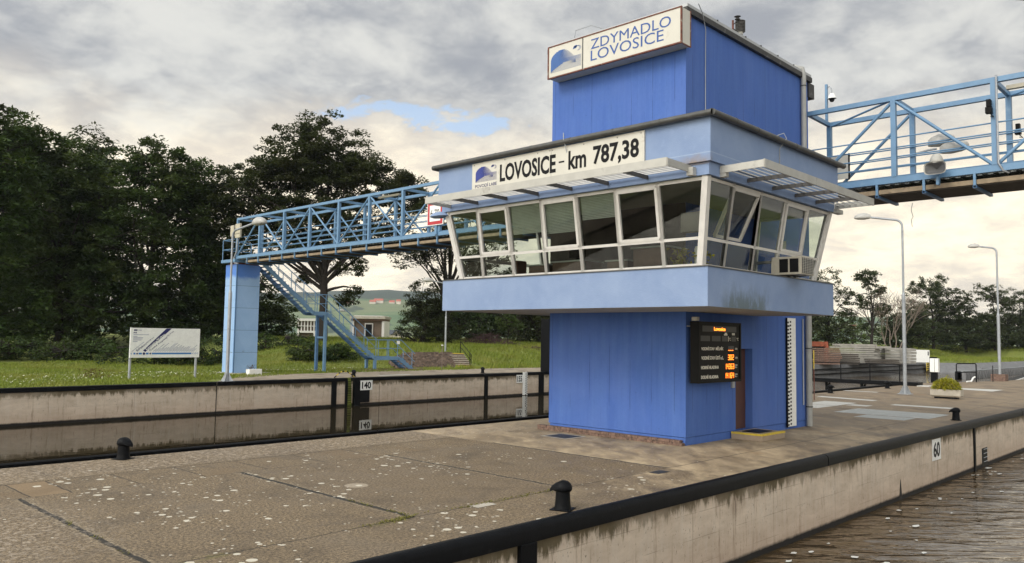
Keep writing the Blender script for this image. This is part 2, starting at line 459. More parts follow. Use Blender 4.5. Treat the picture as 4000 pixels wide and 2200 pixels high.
def deck_mat():
    m, g, p, P, geo = newmat('quay_concrete')
    x, y, z = g.sep(P)
    wob = g.m('MULTIPLY', g.m('SUBTRACT', g.noise(P, 1.6, 5, .6), .5), .10)
    agg = g.noise(P, 26, 3, .75); agg2 = g.noise(P, 75, 2, .8); blot = g.noise(P, .55, 6, .62, .5)
    fine = g.noise(P, 7, 6, .7)
    dark = g.mix(g.mr(g.m('ADD', g.m('MULTIPLY', agg, .55), g.m('MULTIPLY', agg2, .45)), .43, .57), (.026, .018, .009), (.38, .278, .160))
    # slab to slab tone
    sl = g.m('FLOOR', g.m('MULTIPLY', g.m('ADD', x, 12.5), 1 / 3.17)); sl2 = g.m('FLOOR', g.m('MULTIPLY', g.m('ADD', y, 1.45), 1 / 4.6))
    tone = g.noise(g.comb(g.m('MULTIPLY', sl, 3.7), g.m('MULTIPLY', sl2, 5.1), 0.), 1.0, 0)
    dark = g.mix(g.mr(tone, .35, .65, 0, .45), dark, g.mix(agg, (.04, .028, .017), (.25, .18, .11)))
    dark = g.mix(g.mr(blot, .5, .72, 0, .5), dark, g.mix(agg, (.08, .062, .043), (.28, .225, .16)))
    dark = g.mix(g.mr(blot, .3, .44, .55, 0), dark, (.060, .048, .036))
    dst = g.noise(g.vm('ADD', P, (4.1, 2.7, 0)), .85, 6, .68, .8)
    dark = g.mix(g.mr(dst, .50, .66, 0, .5), dark, g.mix(agg, (.020, .015, .009), (.13, .095, .06)))
    dark = g.mix(.12, dark, (.03, .02, .01))
    # smoother tan concrete round the tower, streaked
    stv = g.comb(g.m('MULTIPLY', g.m('ADD', x, g.m('MULTIPLY', y, -1.0)), .55), g.m('MULTIPLY', g.m('ADD', x, y), .28), 0.)
    str_ = g.noise(stv, 2.2, 7, .68, .3); str2 = g.noise(stv, .7, 5, .6, .6)
    tan = g.mix(g.mr(str_, .33, .68), (.16, .115, .066), (.50, .385, .24))
    tan = g.mix(g.mr(fine, .55, .8, 0, .4), tan, (.48, .40, .29))
    tan = g.mix(g.m('MULTIPLY', g.mr(str2, .50, .62, 0, .8), g.mr(x, 1, 6, .35, 1)), tan, (.085, .060, .038))
    tan = g.mix(g.m('MULTIPLY', g.mr(g.noise(P, .5, 5, .6, .5), .62, .72), .55), tan, (.33, .17, .05))
    tan = g.mix(g.m('MULTIPLY', g.mr(g.m('ADD', x, g.m('MULTIPLY', y, .6)), 3.5, 8.5, 0, .72, True), g.mr(str2, .35, .60, 1, .55)), tan, (.125, .090, .060))
    tm = g.mr(g.m('ADD', x, wob), -3.02, -2.98)
    tm2 = g.m('MULTIPLY', g.mr(y, 4.5, 4.6), 1.0)
    base = g.mix(tm, dark, tan)
    # tan strip toward the near coping
    ss = g.m('MULTIPLY', g.mr(g.m('ADD', x, g.m('MULTIPLY', blot, 5)), -5.6, -.5, 0, .8, True), g.mr(y, -1.45, -1.4, 1, 0))
    base = g.mix(g.m('MULTIPLY', ss, g.mr(str_, .4, .6)), base, tan)
    # dark stains by the near coping
    dk = g.m('MULTIPLY', g.mr(g.m('ADD', y, g.m('MULTIPLY', blot, 1.6)), -1.75, -1.2, 1, 0, True), g.mr(x, -6, 4, .0, .85))
    base = g.mix(g.m('MULTIPLY', dk, g.mr(str_, .3, .6, 1, .3)), base, (.085, .062, .042))
    # joints
    jn = 0.0; crumb = 0.0
    wx = g.m('ADD', x, wob); wy = g.m('ADD', y, wob)
    inner = g.m('MULTIPLY', g.mr(y, -1.47, -1.45), g.mr(y, 3.2, 3.22, 1, 0))
    for xc, w in ((-12.5, .055), (-9.12, .065), (-5.97, .050), (-3.0, .055)):
        ad = g.m('ADD', g.m('ABSOLUTE', g.m('SUBTRACT', wx, xc)), g.m('MULTIPLY', g.m('SUBTRACT', g.noise(P, 9, 4, .7), .5), .07))
        q = g.m('MULTIPLY', g.mr(ad, w * .45, w * .75, 1, 0), inner)
        jn = g.m('MAXIMUM', jn, q)
        crumb = g.m('MAXIMUM', crumb, g.m('MULTIPLY', g.mr(ad, w * .8, w * 2.6, 1, 0), inner))
    for yc, w, xa, xb, st_ in ((-1.45, .014, -99, 60, .75), (3.22, .012, -99, -2.9, .55), (4.48, .016, -99, -3, .8), (1.2, .010, 7.5, 60, .6), (4.2, .010, 7.5, 60, .5)):
        q = g.m('MULTIPLY', g.mr(g.m('ABSOLUTE', g.m('SUBTRACT', wy, yc)), w * .5, w * 1.4, 1, 0), g.m('MULTIPLY', g.mr(x, xa, xa + .01), g.mr(x, xb, xb + .01, st_, 0)))
        jn = g.m('MAXIMUM', jn, q)
    strip = g.m('MULTIPLY', g.mr(y, 3.22, 3.24), g.mr(y, 4.46, 4.48, 1, 0))
    for xc in (-12.35, -11.8, -10.8, -9.74, -8.6, -7.4, -6.2):
        jn = g.m('MAXIMUM', jn, g.m('MULTIPLY', g.mr(g.m('ABSOLUTE', g.m('SUBTRACT', wx, xc)), .006, .02, .8, 0), strip))
    for xc in (9.5, 12.6, 18.5, 24.5, 30.5):
        jn = g.m('MAXIMUM', jn, g.mr(g.m('ABSOLUTE', g.m('SUBTRACT', wx, xc)), .005, .016, .6, 0))
    # one tan replaced slab in the strip
    ts = g.m('MULTIPLY', strip, g.m('MULTIPLY', g.mr(x, -12.34, -12.33), g.mr(x, -11.81, -11.80, 1, 0)))
    base = g.mix(g.m('MULTIPLY', ts, .7), base, (.25, .17, .09))
    base = g.mix(g.m('MULTIPLY', g.m('MULTIPLY', strip, g.mr(g.noise(P, 1.3, 5), .5, .6)), .5), base, (.17, .115, .06))
    # round pale patch of an old bore
    rp = g.vm('LENGTH', g.vm('SUBTRACT', P, (-8.35, .92, 0)))
    base = g.mix(g.mr(g.m('ADD', rp, g.m('MULTIPLY', fine, .05)), .20, .225, .8, 0), base, g.mix(agg, (.26, .21, .15), (.48, .40, .30)))
    base = g.mix(g.m('MULTIPLY', crumb, g.mr(agg, .46, .60, 0, .65)), base, (.36, .29, .19))
    # moss at the long joint
    ms = g.m('MULTIPLY', g.mr(g.m('ABSOLUTE', g.m('ADD', y, 1.45)), .02, .12, 1, 0), g.mr(g.noise(P, 2.3, 6, .7), .52, .60))
    ms = g.m('MULTIPLY', ms, g.mr(x, -7, -6, 1, 0))
    base = g.mix(g.m('MULTIPLY', ms, .7), base, (.13, .115, .03))
    base = g.mix(g.m('MULTIPLY', jn, .92), base, (.010, .009, .007))
    # pale lichen discs gathered in drifts
    drift = 0.0
    for (cx, cy, r_, k) in ((-10.9, 2.6, 2.0, 1), (-9.2, 1.3, 1.5, 1), (-6.2, 2.2, 1.6, 1), (-11.3, .6, 1.2, 1), (-6.6, .6, .9, 1), (-5.0, -2.2, 1.3, 1), (-8.9, -2.1, 1.4, 1), (-11.6, -1.7, 1.0, .9), (-4.5, 1.5, 1.2, .7), (-7.5, 3.4, 1.0, .9)):
        dd = g.vm('LENGTH', g.mul3(g.vm('SUBTRACT', P, (cx, cy, 0)), (1, .75, 0)))
        drift = g.m('MAXIMUM', drift, g.mr(dd, r_ * .2, r_, k, 0))
    vv = g.vor(P, 5.4, 1.0); vr = g.sep(vv['Color'])
    keep = g.m('LESS_THAN', vr[0], g.m('MULTIPLY', g.m('MULTIPLY', drift, g.mr(g.noise(P, 1.4, 4, .6), .38, .62)), .95))
    rad = g.mr(g.m('POWER', vr[1], 1.4), 0, 1, .12, .36)
    dot = g.m('MULTIPLY', keep, g.m('LESS_THAN', g.m('ADD', vv['Distance'], g.m('MULTIPLY', g.m('SUBTRACT', fine, .5), .25)), rad))
    v2 = g.vor(P, 15, 1.0); v2r = g.sep(v2['Color'])
    dot2 = g.m('MULTIPLY', g.m('LESS_THAN', v2r[0], g.m('ADD', .012, g.m('MULTIPLY', drift, .09))), g.m('LESS_THAN', v2['Distance'], .30))
    # crusty pale grit on the far strip and at bottom left
    crust = g.m('MAXIMUM', g.m('MULTIPLY', g.mr(y, 4.5, 4.7), g.mr(x, -1, 2, 1, 0)), g.mr(g.vm('LENGTH', g.mul3(g.vm('SUBTRACT', P, (-13.6, 1.2, 0)), (1, .8, 0))), .6, 2.0, 1, 0))
    cru = g.m('MULTIPLY', crust, g.mr(g.noise(P, 11, 5, .75), .50, .60))
    base = g.mix(g.m('MULTIPLY', cru, .7), base, (.46, .38, .29))
    base = g.mix(g.m('MULTIPLY', g.m('MAXIMUM', dot, dot2), .88), base, (.62, .57, .46))
    g.l(base, p.inputs['Base Color'])
    g.l(g.mr(str_, .3, .7, .55, .85), p.inputs['Roughness'])
    hh = g.m('SUBTRACT', g.m('ADD', g.m('MULTIPLY', agg2, .6), agg), g.m('MULTIPLY', jn, 3.0))
    g.l(g.bump(hh, .45, .012), p.inputs['Normal'])
    return m
deck_m = deck_mat()

def lockwall_mat():
    m, g, p, P, geo = newmat('lock_wall_concrete')
    x, y, z = g.sep(P)
    sv = g.comb(g.m('MULTIPLY', x, 7.0), y, g.m('MULTIPLY', z, .8))
    st = g.noise(sv, 1.0, 7, .70, .2); st2 = g.noise(g.comb(g.m('MULTIPLY', x, 1.2), y, g.m('MULTIPLY', z, 3.0)), 1.0, 6, .65, .4)
    pit = g.noise(g.comb(g.m('MULTIPLY', x, 2.2), y, z), 13, 4, .7)
    cc = g.mix(g.mr(st2, .32, .68), (.46, .375, .285), (.64, .535, .42))
    cc = g.mix(g.mr(st, .50, .72, 0, .55), cc, (.60, .54, .46))
    cc = g.mix(g.mr(st, .30, .42, .70, 0), cc, (.15, .105, .07))
    dr_ = g.noise(g.comb(g.m('MULTIPLY', x, 3.2), y, g.m('MULTIPLY', z, .35)), 1.0, 6, .7)
    cc = g.mix(g.mr(dr_, .60, .70, 0, .6), cc, (.19, .13, .085))
    cc = g.mix(g.mr(pit, .63, .69, 0, .8), cc, (.075, .055, .04))
    # horizontal shuttering lines
    k = g.m('FRACT', g.m('MULTIPLY', g.m('ADD', z, g.m('MULTIPLY', st2, .02)), 1 / .42))
    ln = g.m('MULTIPLY', g.mr(k, .012, .03, 1, 0), g.mr(g.noise(P, 1.1, 4), .45, .55))
    cc = g.mix(g.m('MULTIPLY', ln, .45), cc, (.12, .09, .065))
    for per in (2.9,):
        kx = g.m('ABSOLUTE', g.m('SUBTRACT', g.m('FRACT', g.m('MULTIPLY', g.m('ADD', x, g.m('MULTIPLY', pit, .02)), 1 / per)), .5))
        cc = g.mix(g.m('MULTIPLY', g.mr(kx, .001, .004, 1, 0), .5), cc, (.13, .10, .075))
    # moss and soot hanging below the coping
    top = g.m('ADD', z, g.m('MULTIPLY', g.m('SUBTRACT', g.noise(g.comb(g.m('MULTIPLY', x, 5.0), y, g.m('MULTIPLY', z, 1.2)), 1, 7, .75), .5), .95))
    mo = g.m('MULTIPLY', g.mr(top, -.42, -.30), g.mr(g.noise(P, .45, 4), .34, .56, .5, 1))
    cc = g.mix(g.m('MULTIPLY', mo, .93), cc, g.mix(g.noise(P, 5, 4), (.045, .040, .016), (.12, .085, .035)))
    # algae band at the water
    bt = g.m('ADD', z, g.m('MULTIPLY', g.m('SUBTRACT', g.noise(P, 5, 5, .7), .5), .07))
    cc = g.mix(g.mr(bt, -1.40, -.8, .30, 0), cc, (.34, .20, .12))
    cc = g.mix(g.mr(bt, -1.43, -1.37, 1, 0), cc, (.010, .008, .006))
    g.l(cc, p.inputs['Base Color']); p.inputs['Roughness'].default_value = .88
    g.l(g.bump(g.m('ADD', pit, st), .4, .015), p.inputs['Normal'])
    return m
lockwall_m = lockwall_mat()

def water_mat(name, sc, strength, stretch, dist, ior, body, sc2=None):
    m, g, p, P, geo = newmat(name)
    v = g.mul3(P, stretch)
    if sc2:
        x, y, z = g.sep(P)
        v = g.comb(g.m('ADD', g.m('MULTIPLY', x, .69 * .8), g.m('MULTIPLY', y, -.72 * .8)), g.m('ADD', g.m('MULTIPLY', x, .72 * 2.3), g.m('MULTIPLY', y, .69 * 2.3)), 0.0)
    a = g.noise(v, sc, 1.2 if sc2 else 3, .5, .9)
    h = a
    if sc2:
        h = g.m('ADD', g.m('MULTIPLY', a, 1.0), g.m('MULTIPLY', g.noise(v, sc2, 2.5, .5, .7), .42))
    p.inputs['Base Color'].default_value = (*body, 1); p.inputs['Roughness'].default_value = .015
    p.inputs['IOR'].default_value = ior
    g.l(g.bump(h, strength, dist), p.inputs['Normal'])
    return m
water_calm = water_mat('water_calm', .8, .10, (1, 1, 1), .03, 1.22, (.022, .017, .009))
water_rip = water_mat('water_rippled', .5, 1.0, (1, 1, 1), .125, 1.95, (.075, .047, .018), 1.9)

def grass_mat(name, c1, c2, c3):
    m, g, p, P, geo = newmat(name)
    n = g.noise(P, .35, 6, .65, .4); n2 = g.noise(P, 5, 5, .7); n3 = g.noise(P, .03, 4, .6)
    cc = g.mix(g.mr(n, .35, .65), c1, c2)
    cc = g.mix(g.mr(n2, .5, .75, 0, .6), cc, c3)
    cc = g.mix(g.mr(n2, .25, .42, .6, 0), cc, tuple(q * .45 for q in c1))
    cc = g.mix(g.mr(n3, .4, .6, 0, .35), cc, (.10, .11, .035))
    g.l(cc, p.inputs['Base Color']); p.inputs['Roughness'].default_value = .9
    g.l(g.bump(n2, .8, .1), p.inputs['Normal'])
    return m
grass_m = grass_mat('grass_ground', (.12, .16, .018), (.20, .23, .030), (.28, .26, .07))

def leaf_mat(name, c1, c2, c3, tr=.25):
    m, g, p, P, geo = newmat(name)
    at_ = g.n('ShaderNodeAttribute', attribute_name='rnd')
    r_ = at_.outputs['Fac']
    n = g.noise(P, .35, 3)
    cc = g.mix(g.mr(r_, 0, 1), c1, c2)
    cc = g.mix(g.mr(n, .45, .7, 0, .6), cc, c3)
    g.l(cc, p.inputs['Base Color']); p.inputs['Roughness'].default_value = .6
    p.inputs['Specular IOR Level'].default_value = .25
    o = [q for q in g.nt.nodes if q.type == 'OUTPUT_MATERIAL'][0]
    t = g.n('ShaderNodeBsdfTranslucent'); g.l(g.mix(.5, cc, (.10, .14, .02)), t.inputs[0])
    mx = g.n('ShaderNodeMixShader'); mx.inputs[0].default_value = tr
    g.l(p.outputs[0], mx.inputs[1]); g.l(t.outputs[0], mx.inputs[2]); g.l(mx.outputs[0], o.inputs[0])
    return m
leaf_dark = leaf_mat('leaf_dark', (.016, .032, .010), (.062, .100, .026), (.072, .080, .022))
leaf_mid = leaf_mat('leaf_mid', (.018, .040, .010), (.055, .092, .022), (.060, .075, .018))
leaf_olive = leaf_mat('leaf_olive', (.018, .024, .010), (.050, .060, .022), (.060, .056, .022))
leaf_far = leaf_mat('leaf_far', (.026, .038, .016), (.068, .085, .034), (.070, .076, .032))  # leaf colour lifted paler to stand in for distance haze
leaf_lite = leaf_mat('leaf_light', (.050, .085, .018), (.10, .15, .035), (.12, .14, .04))
leaf_yellow = leaf_mat('leaf_yellow', (.16, .20, .02), (.45, .40, .03), (.50, .40, .04), .3)
grass_blade = leaf_mat('grass_blade', (.13, .175, .022), (.26, .31, .045), (.28, .25, .06), .3)
flower_m = simple('flower_cream', (.46, .46, .30), .8, .1)

# ------------------------------------------------------------------ numpy leaf meshes
rng = np.random.default_rng(5)
random.seed(5)
def quads(name, C, size, ratio, mat, parent=None, origin=None, flat=.5, rnd=None, tagd=None, droop=0.0):
    """one mesh of many small pointed leaf faces centred at C (n x 3, world)"""
    n = len(C)
    ang = rng.uniform(0, 2 * np.pi, n)
    tilt = rng.normal(0, flat, n); roll = rng.normal(0, flat * 1.1, n)
    L = size * rng.uniform(.6, 1.35, n)
    a = np.stack([np.cos(ang) * np.cos(tilt), np.sin(ang) * np.cos(tilt), np.sin(tilt) - droop], 1)
    a /= np.linalg.norm(a, axis=1)[:, None]
    b = np.stack([-np.sin(ang) * np.cos(roll), np.cos(ang) * np.cos(roll), np.sin(roll)], 1)
    a *= L[:, None] / 2; b *= (L * ratio)[:, None] / 2
    V = np.empty((n, 4, 3)); V[:, 0] = C - a; V[:, 1] = C + b * 1.0 - a * .1; V[:, 2] = C + a; V[:, 3] = C - b - a * .1
    if origin is None:
        origin = (float(C[:, 0].mean()), float(C[:, 1].mean()), float(C[:, 2].min()))
    V = (V - np.array(origin)).reshape(-1, 3)
    me = bpy.data.meshes.new(name)
    me.vertices.add(4 * n); me.loops.add(4 * n); me.polygons.add(n)
    me.vertices.foreach_set('co', V.ravel())
    me.loops.foreach_set('vertex_index', np.arange(4 * n, dtype=np.int32))
    me.polygons.foreach_set('loop_start', np.arange(0, 4 * n, 4, dtype=np.int32))
    me.polygons.foreach_set('loop_total', np.full(n, 4, dtype=np.int32))
    me.update(calc_edges=True)
    at_ = me.attributes.new('rnd', 'FLOAT', 'POINT')
    rr = rng.uniform(0, 1, n) if rnd is None else np.clip(rnd + rng.normal(0, .15, n), 0, 1)
    at_.data.foreach_set('value', np.repeat(rr, 4).astype(np.float32))
    me.materials.append(mat)
    o = bpy.data.objects.new(name, me); setup(o, parent, origin)
    if tagd: tag(o, **tagd)
    return o

def tree(name, label, base, lobes, trunk_r, leafm, nclump, per, lsize, group=None, clump_r=.9, fork=.35, lean=(0, 0), cat='tree', ratio=.42, limbs=14, hollow=.55, barkm=None, flat=.45, maxz=None):
    """lobes: list of (dx, dy, z, rx, ry, rz) ellipsoids of foliage relative to base"""
    base = Vector(base); barkm = barkm or bark_m
    t = thing(name, label, cat, base, group)
    lob = np.array(lobes, float)
    vol = lob[:, 3] * lob[:, 4] * lob[:, 5]; pr_ = vol ** .75; pr_ /= pr_.sum()
    cc = []
    while len(cc) < nclump:
        k = rng.choice(len(lob), p=pr_)
        v = rng.normal(0, 1, 3); v /= np.linalg.norm(v)
        r_ = hollow + (1.04 - hollow) * rng.uniform(0, 1) ** .6
        c = lob[k, :3] + v * lob[k, 3:] * r_ * rng.uniform(.9, 1.08)
        if c[2] < .2: continue
        cc.append(c)
    cc = np.array(cc)
    H = max(l[2] + l[5] for l in lobes)
    top = Vector((lob[:, 0].mean() + lean[0], lob[:, 1].mean() + lean[1], H * .80))
    # trunk
    mb = MB(); pts = []; rs = []
    nseg = 9
    for i in range(nseg):
        q = i / (nseg - 1)
        pts.append(base + Vector((top.x * q ** 1.3 + .12 * math.sin(q * 7 + base.x), top.y * q ** 1.3 + .12 * math.cos(q * 6), top.z * q)))
        rs.append(trunk_r * (1.25 if i == 0 else 1) * (1 - q * .82))
    pts[0] = base + Vector((0, 0, -.3))
    mb.tube(pts, rs, 9)
    trunk = mb.build('trunk', barkm, t, smooth=True, origin=base)
    # limbs to spread-out clump centres
    order = rng.permutation(len(cc)); tips = []
    for i in order:
        if len(tips) >= limbs: break
        if all(np.linalg.norm(cc[i] - q) > (H * .13) for q in tips): tips.append(cc[i])
    lm = MB(); limbpts = []
    for tp in tips:
        q = max(fork * .7, min(.92, (tp[2] / H) * .62 + rng.uniform(-.06, .06)))
        i0 = q * (nseg - 1); a = pts[int(i0)].lerp(pts[min(nseg - 1, int(i0) + 1)], i0 - int(i0))
        e = base + Vector(tp)
        mid = a.lerp(e, .5) + Vector((rng.normal(0, .35), rng.normal(0, .35), rng.uniform(.0, .12) * (e - a).length))
        r0 = trunk_r * (1 - q * .75) * .55
        pl = [a, a.lerp(mid, .5) + Vector((0, 0, .05)), mid, mid.lerp(e, .55), e]
        lm.tube(pl, [r0, r0 * .75, r0 * .5, r0 * .3, .02], 6, cap=False)
        limbpts += [pl[1], pl[2], pl[3]]
    LP = np.array([tuple(q) for q in limbpts])
    for c in cc[:: max(1, len(cc) // 110)]:
        w = np.array(base) + c
        j = int(np.argmin(((LP - w) ** 2).sum(1)))
        s_ = Vector(LP[j]); e = Vector(w)
        lm.tube([s_, s_.lerp(e, .5) + Vector((rng.normal(0, .15), rng.normal(0, .15), .12)), e], [.055, .035, .012], 4, cap=False)
    lm.build('limbs', barkm, t, smooth=True, origin=base)
    # leaves
    k = len(cc)
    idx = np.repeat(np.arange(k), per)
    cr = clump_r * rng.uniform(.6, 1.35, k)
    off = rng.normal(0, 1, (k * per, 3)); off /= np.linalg.norm(off, axis=1)[:, None]
    off *= (rng.uniform(0, 1, k * per) ** .45)[:, None]
    # flattened, slightly drooping sprays
    off[:, 2] = off[:, 2] * .48 - .25 * (off[:, 0] ** 2 + off[:, 1] ** 2)
    P = np.array(base) + cc[idx] + off * cr[idx][:, None]
    if maxz is not None: P = P[P[:, 2] < maxz]; 
    m_ = P[:, 2] > base[2] + .08
    tone = rng.uniform(.1, .9, k)[idx]
    quads('crown', P[m_], lsize, ratio, leafm, t, origin=tuple(base), flat=flat, rnd=tone[m_] if len(tone) == len(m_) else None)
    return t

# ================================================================== SETTING
def sheet(name, mat, x0, x1, y0, y1, z, **t):
    return MB().add([(x0, y0, z), (x1, y0, z), (x1, y1, z), (x0, y1, z)], [(0, 1, 2, 3)]).build(name, mat, None, **t)
ZW = -1.53
sheet('lock_water', water_calm, -120, 33, 3, 27.6, ZW, kind='structure')
sheet('water', water_rip, -120, 420, -200, 3, ZW, kind='structure')
sheet('harbour_water', water_rip, 33, 420, 3, 60, ZW, kind='structure')

def sm(a, b, x):
    t = min(1, max(0, (x - a) / (b - a))); return t * t * (3 - 2 * t)
def shore(x):
    if x < 104: return 27.75
    if x < 112: return 27.75 - (x - 104) / 8 * 6.75
    if x < 150: return 21 - (x - 112) * .02
    return 20.2 - (x - 150) * 4.0
def height(x, y):
    s = y - shore(x)
    if x < 104:
        z = 0.0 if s > 0 else -3.0
    else:
        z = -3 + 3.0 * sm(-2.5, 3, s)
    z += 1.35 * sm(9, 18, s) * sm(8, 22, x) * (1 if x < 104 else 1)
    z += .5 * sm(12, 40, s)
    z += .06 * math.sin(x * .9 + y * .35) * sm(3, 10, s) + .05 * math.sin(y * 1.3) * sm(3, 10, s)
    d = math.hypot(x, y)
    z -= 1.2 * sm(150, 320, d)
    return z
def grid(name, mat, xs, ys, f, **t):
    nx, ny = len(xs), len(ys)
    v = [(x, y, f(x, y)) for x in xs for y in ys]
    fs = [(i * ny + j, (i + 1) * ny + j, (i + 1) * ny + j + 1, i * ny + j + 1) for i in range(nx - 1) for j in range(ny - 1)]
    return MB().add(v, fs).build(name, mat, None, smooth=False, origin=(0, 0, 0), **t)
def ramp_list(segs):
    o = []
    for a, b, st in segs:
        x = a
        while x < b - 1e-6: o.append(x); x += st
    o.append(segs[-1][1]); return o
gx = ramp_list([(-160, -20, 10), (-20, 60, 1.5), (60, 180, 3), (180, 500, 20), (500, 3500, 150)])
gy = ramp_list([(-1200, -200, 100), (-200, 16, 12), (16, 26, 2), (26, 27.6, .8), (27.6, 27.8, .2), (27.8, 60, 1.2), (60, 130, 3), (130, 400, 15), (400, 3500, 150)])
gnd = grid('grass_ground', grass_m, gx, gy, height, kind='structure')
for p_ in gnd.data.polygons: p_.use_smooth = True

# far hill with fields, woods
def hill_mat():
    m, g, p, P, geo = newmat('hill_fields')
    x, y, z = g.sep(P)
    u = g.m('ADD', g.m('MULTIPLY', x, .81), g.m('MULTIPLY', y, -.59))
    n = g.noise(P, .006, 6, .65, .5)
    zn = g.m('ADD', z, g.m('MULTIPLY', g.m('SUBTRACT', n, .5), 16))
    row = g.noise(g.comb(g.m('MULTIPLY', u, .0015), 0., g.m('MULTIPLY', z, .16)), 1.0, 3)
    fld = g.mix(g.mr(row, .4, .6), (.065, .125, .045), (.12, .17, .065))
    vr = g.vor(g.comb(g.m('MULTIPLY', u, .004), 0., g.m('MULTIPLY', z, .05)), 1.0)
    fld = g.mix(g.mr(g.sep(vr['Color'])[0], .45, .55, 0, .55), fld, (.19, .19, .09))
    wood_ = g.mix(g.noise(P, .06, 4, .7), (.012, .028, .018), (.035, .06, .03))
    cc = g.mix(g.mr(zn, 92, 96), fld, wood_)
    patch = g.mr(g.noise(g.comb(g.m('MULTIPLY', u, .009), 3., g.m('MULTIPLY', z, .045)), 1.0, 4, .6), .56, .60)
    cc = g.mix(g.m('MULTIPLY', patch, .9), cc, wood_)
    g.l(cc, p.inputs['Base Color']); p.inputs['Roughness'].default_value = .95
    return m
hill_m = hill_mat()
HILLS = []
def hill(name, c, ax, ay, h, seed, n=70):
    HILLS.append((c[0], c[1], ax, ay, h, seed))
    # a broad ridge facing the viewer
    cx, cy = c; fw = Vector((cx - CAM.x, cy - CAM.y, 0)).normalized(); rt = Vector((fw.y, -fw.x, 0))
    v = []; fs = []
    for i in range(n):
        for j in range(26):
            u = (i / (n - 1) * 2 - 1) * ax; w = (j / 25 * 2 - 1) * ay
            q = max(0, 1 - (w / ay) ** 2); e = max(0, 1 - abs(u / ax) ** 3)
            k = .93 + .05 * math.sin(u * .0031 + seed) + .025 * math.sin(u * .011 + seed * 2) + .008 * math.sin(u * .05) + .006 * math.sin(u * .13 + 2)
            v.append((cx + rt.x * u + fw.x * w, cy + rt.y * u + fw.y * w, -6 + (h + 6) * (q ** .8) * e * k))
    for i in range(n - 1):
        for j in range(25): fs.append((i * 26 + j, (i + 1) * 26 + j, (i + 1) * 26 + j + 1, i * 26 + j + 1))
    o = MB().add(v, fs).build(name, hill_m, None, origin=(cx, cy, -6), kind='structure')
    for p_ in o.data.polygons: p_.use_smooth = True
    return o
hc = at(1450, 1300, 2600); hill('hill', (hc.x, hc.y), 1100, 900, 146, .6)
hc = at(3420, 1300, 2400); hill('hill', (hc.x, hc.y), 520, 500, 84, 2.2)
def hill_z(x, y):
    best = -6
    for (cx, cy, ax, ay, h, seed) in HILLS:
        fw = Vector((cx - CAM.x, cy - CAM.y, 0)).normalized(); rt = Vector((fw.y, -fw.x, 0)); p = Vector((x - cx, y - cy, 0))
        u, w = p.dot(rt), p.dot(fw)
        if abs(u) > ax or abs(w) > ay: continue
        k = .93 + .05 * math.sin(u * .0031 + seed) + .025 * math.sin(u * .011 + seed * 2)
        best = max(best, -6 + (h + 6) * (max(0, 1 - (w / ay) ** 2) ** .8) * max(0, 1 - abs(u / ax) ** 3) * k)
    return best
def hillhouse(x, y, d, w, h, roofc, label, group=None):
    c = at(x, y, d)
    for q_ in range(150, 400):
        c = at(x, y, q_ * 10.0)
        if hill_z(c.x, c.y) > c.z: break
    c.z = hill_z(c.x, c.y) + .5; r = RT.copy(); r.z = 0; r.normalize(); f = Vector((FW.x, FW.y, 0)).normalized()
    t = thing('village_house', label, 'house', c, group)
    def pt(u, v, z): return c + r * u + f * v + Vector((0, 0, z))
    mb = MB().hexa([pt(-w / 2, 0, -3), pt(w / 2, 0, -3), pt(w / 2, 9, -3), pt(-w / 2, 9, -3), pt(-w / 2, 0, h), pt(w / 2, 0, h), pt(w / 2, 9, h), pt(-w / 2, 9, h)])
    mb.build('wall', wall_cream, t)
    q = .6
    mb = MB().add([pt(-w / 2 - q, -q, h), pt(w / 2 + q, -q, h), pt(w / 2 + q, 9 + q, h), pt(-w / 2 - q, 9 + q, h), pt(-w / 2, 4.5, h + 5), pt(w / 2, 4.5, h + 5)],
                  [(0, 1, 5, 4), (2, 3, 4, 5), (1, 2, 5), (3, 0, 4), (0, 3, 2, 1)])
    mb.build('roof', roofc, t)
    return t
vil = [(1352, 1190, 22, 4, 'red-roofed village house furthest left on the far hillside'),
       (1368, 1191, 16, 3, 'small orange-roofed village house beside the leftmost one on the hill'),
       (1455, 1189, 20, 4, 'dark red roofed village house just left of the long red-roofed one on the hill'),
       (1478, 1186, 30, 6, 'long bright red-roofed white house in the middle of the hill village'),
       (1530, 1187, 18, 3, 'pale red-roofed house right of the village middle on the hill'),
       (1556, 1188, 14, 6, 'cream gabled house at the right end of the hill village')]
for x, y, w, h, lb in vil: hillhouse(x, y, 1650, w * .75, h, roof_red, lb, 'houses of the village on the hill')
hillhouse(3335, 1292, 900, 16, 8, roof_red, 'white red-roofed house on the blue hill seen between the trees on the right')

# ------------------------------------------------------------------ island quay
ISL = [(-40, -2.72), (42, -2.72), (60, -2.6), (60, 2.4), (46, 3.6), (42, 4.6), (37.5, 5.9), (-40, 6.38)]
MB().prism(ISL, -.30, 0.0).build('quay', deck_m, None, kind='structure')

MB().box(-40, -13.6, -40, -9.0, -4, .72).build('near_quay', conc_lite, None, kind='structure')
def lockwall(name, label, y0, y1, face, segs):
    t = thing(name, label, 'lock wall', ((segs[0][0] + segs[-1][1]) / 2, (y0 + y1) / 2, ZW))
    B('wall', lockwall_m, t, segs[0][0], segs[-1][1], y0, y1, -4.5, -.012 if face < 0 else -.31)
    return t
